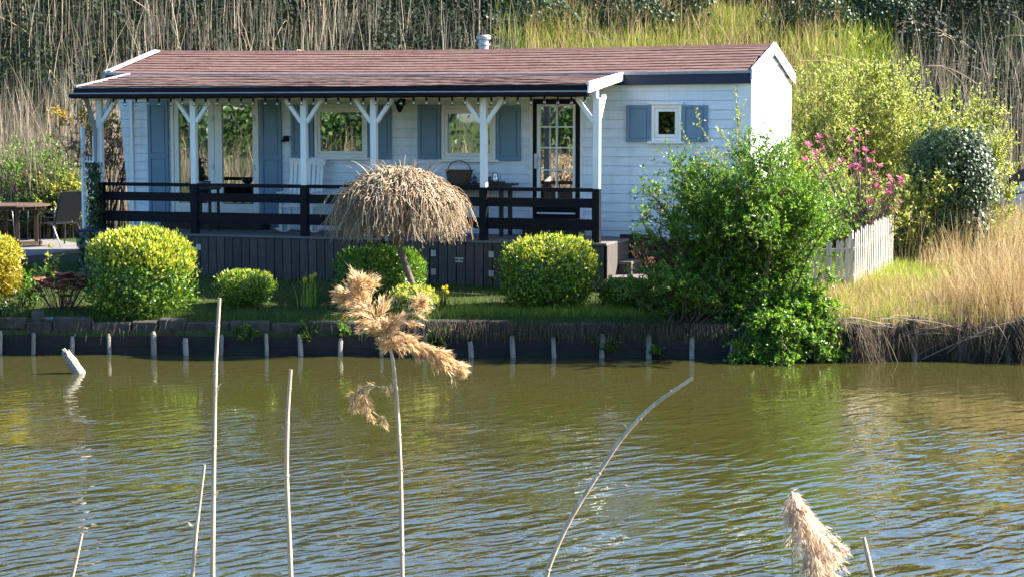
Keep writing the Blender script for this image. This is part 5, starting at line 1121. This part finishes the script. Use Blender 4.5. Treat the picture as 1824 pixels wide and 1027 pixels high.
# right bank: yellow green grass and golden reed
P = scatter(22000, 4.3, 8.2, .12, 7.5); V, Fc = blades(rng, P, rng.uniform(.08, .26, len(P)), np.full(len(P), .010), .5, 3); stuff('meadow_grass', 'sunlit yellow green grass on the right bank before the fence', V, Fc, M['grass_bright'])
P = scatter(9000, 4.3, 7.0, .05, 3.2); V, Fc = blades(rng, P, rng.uniform(.10, .30, len(P)), np.full(len(P), .009), .6, 3); stuff('straw_grass', 'dry straw coloured grass on the right bank edge', V, Fc, M['reed_gold'])
def gold(n, x0, x1, t0, t1, h0, h1, lab, seed, w=.0095):
    r2 = np.random.default_rng(seed); nc = 46; ccx = x0 + (x1 - x0) * r2.beta(1.6, 1.1, nc); cct = r2.uniform(t0, t1, nc); ch_ = r2.uniform(.55, 1.1, nc); cl = r2.normal(0, .16, (nc, 2))
    i = r2.integers(0, nc, n); X = ccx[i] + r2.normal(0, .26, n); Y = bank_y(X) + np.clip(cct[i] + r2.normal(0, .2, n), t0, t1 + .4); P = np.stack([X, Y, ground_z(X, Y) - .01], -1)
    H = r2.uniform(h0, h1, n) * ch_[i] * np.clip((X - x0) / 1.2 + .4, .35, 1.05); a_ = np.abs(r2.normal(0, .22, n)); an = r2.uniform(0, 6.28, n); t = np.linspace(0, 1, 5)
    dx = (np.cos(an) * a_ + cl[i, 0]) * H; dy = (np.sin(an) * a_ + cl[i, 1]) * H
    kink = r2.uniform(0, 1, n) < .22; fold = np.where(kink, r2.uniform(.3, .8, n), 0)
    Q = np.stack([X[:, None] + dx[:, None] * t ** 1.6 + (np.sign(dx) * fold * H * .5)[:, None] * np.clip(t - .5, 0, 1), Y[:, None] + dy[:, None] * t ** 1.6, P[:, 2:3] + H[:, None] * (t - fold[:, None] * np.clip(t - .5, 0, 1) * 1.6)], -1)
    b_ = r2.uniform(-.9, .9, n); V, Fc = ribbons(Q, np.full(n, w) * r2.uniform(.5, 1.5, n), np.stack([np.cos(b_), np.sin(b_), 0 * b_], -1)); stuff('golden_reed', lab, V, Fc, M['reed_gold'])
gold(10000, 5.35, 9.6, .02, 2.2, .28, .9, 'stand of golden dry reed grass on the right bank', 301); gold(6500, 6.2, 10.5, 2.0, 5.5, .5, 1.2, 'paler golden reed grass behind the bank stand', 302)
n = 130; X = rng.uniform(4.0, 9.6, n); ln = rng.uniform(.4, 1.1, n); an = rng.normal(0, .5, n) + np.where(rng.random(n) < .5, math.pi, 0); t = np.linspace(0, 1, 5)
Q = np.stack([X[:, None] + (np.cos(an) * ln)[:, None] * t, (bank_y(X) - rng.uniform(-.1, .16, n))[:, None] + (.12 * np.sin(an) * ln)[:, None] * t, np.maximum(rng.uniform(.25, .58, n)[:, None] + (np.sin(an) * ln * .25)[:, None] * t - (.22 * ln)[:, None] * t ** 2, .03)], -1)
V, Fc = tubes(Q, np.linspace(.006, .003, 5)[None], 3); stuff('fallen_reed', 'fallen pale reed stalks lying across the right bank edge', V, Fc, M['reed'])
P = scatter(7000, 5.8, 11.5, 6.0, 10.5); V, Fc = blades(rng, P, rng.uniform(.4, 1.1, len(P)), np.full(len(P), .010), .2, 4); stuff('rough_grass', 'rough dry grass below the parked car', V, Fc, M['reed_gold'])

# ---- dike slope
def dike_pts(n, x0, x1, s0, s1):
    X = rng.uniform(x0, x1, n); Y = DIKE_Y - .04 * X + rng.uniform(s0, s1, n); return np.stack([X, Y, ground_z(X, Y) - .02], -1)
def reeds(n, x0, x1, s0, s1, h0, h1, lab, mat='reed', w=.016, lean=.17):
    P = dike_pts(n, x0, x1, s0, s1); V, Fc = blades(rng, P, rng.uniform(h0, h1, n), np.full(n, w) * rng.uniform(.6, 1.3, n), lean, 4); stuff('dry_reed', lab, V, Fc, M[mat])
reeds(10500, -15, -2.2, -1.6, 2.6, .8, 2.1, 'dense dry reed stems on the dike slope behind the cabin left end')
reeds(800, -9, .2, 2.4, 6.0, .5, 1.6, 'sparse dry reed stems on the shaded upper dike')
reeds(2000, 8.4, 17, -1.0, 4.4, .9, 2.1, 'tall dry reed stems on the dike at the upper right')
reeds(750, -14, -3, 2.4, 6.4, .8, 2.0, 'thin reed stems at the top left of the dike', 'reed', .02)
reeds(6500, .3, 7.6, .0, 6.4, .3, .9, 'dry straw grass tufts on the sunlit dike', 'reed_gold', .014, .3)
P = dike_pts(60000, -.4, 8.8, -1.5, 6.3); k = rng.random(len(P)) < np.clip(.25 + .75 * (np.sin(P[:, 0] * 1.3 + 1) * np.sin(P[:, 1] * 1.9) + .35), .1, 1); P = P[k]
V, Fc = blades(rng, P, rng.uniform(.18, .5, len(P)), np.full(len(P), .014), .4, 3); stuff('dike_grass', 'sunlit spring grass on the dike above the roof', V, Fc, M['grass_bright'])
P = dike_pts(36000, -15, 0, -1.5, 6.5); V, Fc = blades(rng, P, rng.uniform(.15, .45, len(P)), np.full(len(P), .018), .6, 3); stuff('shade_toned_undergrowth', 'dark green undergrowth among the reeds on the left dike', V, Fc, M['leaf_hedge_shade'])  # tree shade over the slope painted as low albedo blades
P = dike_pts(24000, 8.0, 17, -.5, 7.4); V, Fc = blades(rng, P, rng.uniform(.15, .5, len(P)), np.full(len(P), .02), .6, 3); stuff('shade_toned_undergrowth', 'dark undergrowth among the reeds on the right dike', V, Fc, M['leaf_hedge_shade'])  # shade of the upper right slope put into the blade colour
# ivy on the upper dike
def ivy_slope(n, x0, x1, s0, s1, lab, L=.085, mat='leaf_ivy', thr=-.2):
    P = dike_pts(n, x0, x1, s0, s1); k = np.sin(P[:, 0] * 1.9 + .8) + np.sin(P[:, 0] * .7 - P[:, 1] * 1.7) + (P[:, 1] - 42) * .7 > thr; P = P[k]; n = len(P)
    P[:, 2] += rng.uniform(.02, .55, n) * (1 + .4 * np.sin(P[:, 0] * 3.1 + P[:, 1] * 2)); N = unit(np.array([0, -.62, .75]) + rdir(rng, n) * .55); s = L * rng.uniform(.6, 1.3, n)
    V, Fc = leaves(P, unit(np.array([0, -.5, -.6]) + rdir(rng, n) * .7), N, s, s * .8, .12); stuff('dike_ivy', lab, V, Fc, M[mat])
ivy_slope(26000, -.6, 9.4, 5.7, 7.6, 'glossy ivy carpet on the upper dike in the sun')
ivy_slope(26000, -15, -.3, 1.8, 7.4, 'dark ivy on the shaded upper left dike', .09, 'leaf_hedge_shade', -.6)  # very dark leaves stand in for the shade of trees left out
ivy_slope(20000, 8.6, 17, 1.0, 7.4, 'dark ivy on the upper right dike', .09, 'leaf_hedge_shade', -.8)  # leaf colour darkened in place of tree shade on this side
# hedge along the dike top
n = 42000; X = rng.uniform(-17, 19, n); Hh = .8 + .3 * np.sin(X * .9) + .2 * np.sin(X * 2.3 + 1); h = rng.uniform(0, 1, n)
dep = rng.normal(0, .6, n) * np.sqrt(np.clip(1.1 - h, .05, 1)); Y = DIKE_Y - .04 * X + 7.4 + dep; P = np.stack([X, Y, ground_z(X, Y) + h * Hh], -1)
s = rng.uniform(.07, .13, n); V, Fc = leaves(P, rdir(rng, n), unit(rdir(rng, n) + np.array([0, -.6, .5])), s, s * .6); stuff('dike_hedge', 'dark hedge growing along the top of the dike', V, Fc, M['leaf_hedge_shade'])
S = []
for k in range(70):
    x = rng.uniform(-13, 14); y = DIKE_Y - .04 * x + rng.uniform(3.5, 7); z = gz(x, y); a = rng.uniform(0, 6.28); l = rng.uniform(.9, 2.2); tt = np.linspace(0, 1, 8)
    S.append(np.stack([x + np.cos(a) * l * tt, y + np.sin(a) * .4 * l * tt, z + l * (.9 * tt - .55 * tt ** 2.2)], -1) + np.cumsum(rng.normal(0, .03, (8, 3)), 0) * np.array([1, 1, 1]) * tt[:, None])
V, Fc = tubes(np.array(S), np.linspace(.014, .005, 8)[None], 4); stuff('bramble_stems', 'arching bare bramble stems over the upper dike', V, Fc, M['twig'])

# ---- greenery on the near bank, seen only as a reflection in the window panes
n = 30000; X = rng.uniform(-46, -9, n); X = X[(X < -28.6) | (X > -25.4)]; n = len(X); hh = rng.uniform(0, 1, n); P = np.stack([X, -3.0 + rng.normal(0, 1.3, n) - .02 * X, 1.3 + hh * (3.6 + 1.2 * np.sin(X * .6) + .8 * np.sin(X * 1.7))], -1)
s = rng.uniform(.16, .34, n); V, Fc = leaves(P, rdir(rng, n), unit(rdir(rng, n) + np.array([0, .8, .6])), s, s * .6); stuff('near_bank_shrubs', 'green shrub belt on the near bank mirrored in the window panes', V, Fc, M['leaf_box'])
X = rng.uniform(-42, -7, 3000); Y = rng.uniform(2.2, 4.4, 3000); P = np.stack([X, Y, np.interp(Y, [1, 2.2, 3.2, 4.6], [1.5, 1.25, .75, .25])], -1); V, Fc = blades(rng, P, rng.uniform(.8, 1.9, 3000), np.full(3000, .02), .15, 4); stuff('near_bank_reed', 'dry reed belt on the near bank mirrored in the window panes', V, Fc, M['reed'])

# ================================================================== foreground reeds on the near bank
YR = 3.6
def rp(x, y, Y=YR): return at_depth(x, y, Y)
def near_z(Y): return float(np.interp(Y, [1.0, 2.2, 3.2, 4.6], [1.5, 1.25, .75, .25]))
def reed_stem(label, pts, Y=YR, w=9.0, root=None):
    P = [rp(x, y, Y) for x, y in pts]; b = P[0]; z0 = near_z(Y); base = np.array([b[0] + (b[0] - P[1][0]) * .25, Y, z0 - .03])
    root = root or thing('reed_stem', label, 'reed', base, 0, 'dry reed stems in the foreground')
    Q = np.array([base] + P); r = w * .5 / F_PX * Y
    tt = np.linspace(0, len(Q) - 1, 30); idx_ = np.clip(tt.astype(int), 0, len(Q) - 2); f = (tt - idx_)[:, None]
    C = Q[idx_] * (1 - f) + Q[idx_ + 1] * f
    for _ in range(3): C[1:-1] = (C[:-2] + 2 * C[1:-1] + C[2:]) / 4
    rr_ = np.linspace(1.12, .68, 30) * r
    V, Fc = tubes(C[None], rr_[None], 8); wpart('stem', V, Fc, M['stem_reed'], root, True)
    for k in (8, 15, 21, 26):                                  # nodes
        if k < 29: V, Fc = tubes(np.stack([C[k] * .92 + C[k - 1] * .08, C[k] * .96 + C[k + 1] * .04, C[k] * .9 + C[k + 1] * .1])[None], np.array([[rr_[k] * 1.02, rr_[k] * 1.3, rr_[k] * 1.02]]), 8); wpart('node', V, Fc, M['twig'], root, True)
    for k in (12, 19):
        r3 = np.random.default_rng(int(w * 100 + abs(b[0]) * 1000) + k); a_ = C[k]; dd = unit(np.array([r3.uniform(-1, 1), r3.uniform(-.6, .2), r3.uniform(.6, 2.2)])); l3 = r3.uniform(.02, .05)
        pl_ = np.stack([a_, a_ + dd * l3 * .5, a_ + dd * l3 + np.array([0, 0, -l3 * .35])])[None]; V, Fc = ribbons(pl_, [r * 1.5], np.array([[1., .3, 0]])); wpart('torn_sheath', V, Fc, M['reed'], root)
    return root
reed_stem('tallest bare reed stem in the left foreground', [(378, 1060), (381, 800), (384, 650), (391, 530)], 3.6, 9)
reed_stem('short reed stem leaning just left of the tallest stem', [(340, 1060), (350, 940), (364, 826)], 3.5, 8)
reed_stem('bare reed stem right of the tallest one, slightly curved', [(520, 1060), (510, 850), (512, 740), (518, 657)], 3.7, 9)
reed_stem('very short reed stem near the bottom left corner', [(120, 1060), (135, 1000), (146, 948)], 3.4, 8)
reed_stem('long reed stem bent over to the right across the water', [(955, 1060), (1010, 930), (1105, 780), (1160, 722), (1235, 672)], 3.5, 9)
reed_stem('short thick reed stem at the bottom right', [(1560, 1060), (1548, 1000), (1538, 956)], 3.2, 11)
def plume(root, spine, rad, n, Y, seed, mat, L=.012, name='plume', flow=1.0, sag=.25):
    rng = np.random.default_rng(seed); Q = np.array([rp(x, y, Y) for x, y in spine]); R = np.array(rad) / F_PX * Y; K = len(Q) - 1
    m = max(10, n // 22); t = np.sort(rng.uniform(0, .97, m)) * K; i = np.minimum(t.astype(int), K - 1); f = (t - i)[:, None]
    C = Q[i] * (1 - f) + Q[i + 1] * f; T = unit(Q[i + 1] - Q[i]); Rr = R[i] * (1 - f[:, 0]) + R[i + 1] * f[:, 0]
    O = rdir(rng, m); O -= T * np.sum(O * T, 1, keepdims=True); O = unit(O); D = unit(T * flow * rng.uniform(.6, 1.4, m)[:, None] + O * rng.uniform(.35, 1.1, m)[:, None]); ln = Rr * rng.uniform(.9, 2.0, m) + .008
    k = 6; tt = np.linspace(0, 1, k); B = C[:, None] + D[:, None] * (ln[:, None, None] * tt[None, :, None]); B[:, :, 2] -= sag * ln[:, None] * tt[None] ** 2
    B[:, 1:] += np.cumsum(rng.normal(0, .0012, (m, k - 1, 3)), 1)
    V, Fc = tubes(B, np.linspace(.0007, .0003, k)[None], 3); wpart('panicle_branch', V, Fc, M['twig'], root)
    P, T2 = sample(rng, B, n, .22, 1.0); P = P + rng.normal(0, .0022, (n, 3)); D2 = unit(T2 + rdir(rng, n) * .42 + np.array([0, 0, -.12])); s = L * rng.uniform(.6, 1.5, n)
    vf = [leaves(P, D2, rdir(rng, n), s, s * .15, .1)]
    h = n; vf.append(leaves(P[:h], unit(D2[:h] + rdir(rng, h) * .55), rdir(rng, h), s[:h] * 1.25, np.full(h, .0006), .0))
    V, Fc = merge(*vf); wpart(name, V, Fc, M[mat], root)
    V, Fc = tubes(Q[None], np.linspace(.0016, .0006, K + 1)[None], 5); wpart('panicle_axis', V, Fc, M['twig'], root)
pr_ = reed_stem('tall reed with a large golden plume bent over at its top', [(717, 1060), (714, 850), (708, 720), (700, 640), (692, 605)], 3.6, 8)
plume(pr_, [(697, 625), (686, 592), (662, 556), (640, 528), (648, 500)], [4, 30, 36, 30, 6], 2100, 3.6, 201, 'plume', .013)
plume(pr_, [(640, 545), (622, 530), (608, 521)], [14, 10, 3], 220, 3.6, 211, 'plume', .013, flow=1.4)
plume(pr_, [(688, 600), (730, 607), (770, 625), (800, 643), (822, 655)], [16, 22, 17, 9, 2], 1250, 3.6, 202, 'plume', .013, flow=1.5)
plume(pr_, [(684, 590), (715, 570), (742, 548), (750, 534)], [12, 15, 10, 3], 480, 3.6, 203, 'plume', .013, flow=1.3)
plume(pr_, [(708, 706), (690, 694), (668, 686), (650, 688)], [2, 5, 6, 5], 170, 3.6, 204, 'plume', .011, flow=1.6)
plume(pr_, [(648, 688), (636, 700), (632, 718)], [6, 9, 4], 170, 3.6, 209, 'plume', .011, flow=1.5)
plume(pr_, [(645, 690), (652, 716), (666, 734), (682, 745)], [5, 9, 8, 2], 230, 3.6, 205, 'plume', .011, flow=1.6)
p2 = reed_stem('reed with a pale fluffy plume at the bottom right', [(1411, 1060), (1411, 1000), (1412, 950), (1408, 880)], 3.3, 3.0)
plume(p2, [(1409, 874), (1418, 898), (1434, 930), (1446, 960), (1452, 985)], [4, 28, 40, 38, 16], 2900, 3.3, 206, 'plume_pale', .013)
plume(p2, [(1455, 985), (1464, 1010), (1482, 1035), (1490, 1060)], [12, 30, 38, 26], 1500, 3.3, 207, 'plume_pale', .013)
plume(p2, [(1462, 950), (1482, 965), (1500, 976)], [6, 5, 2], 120, 3.3, 208, 'plume_pale', .011)
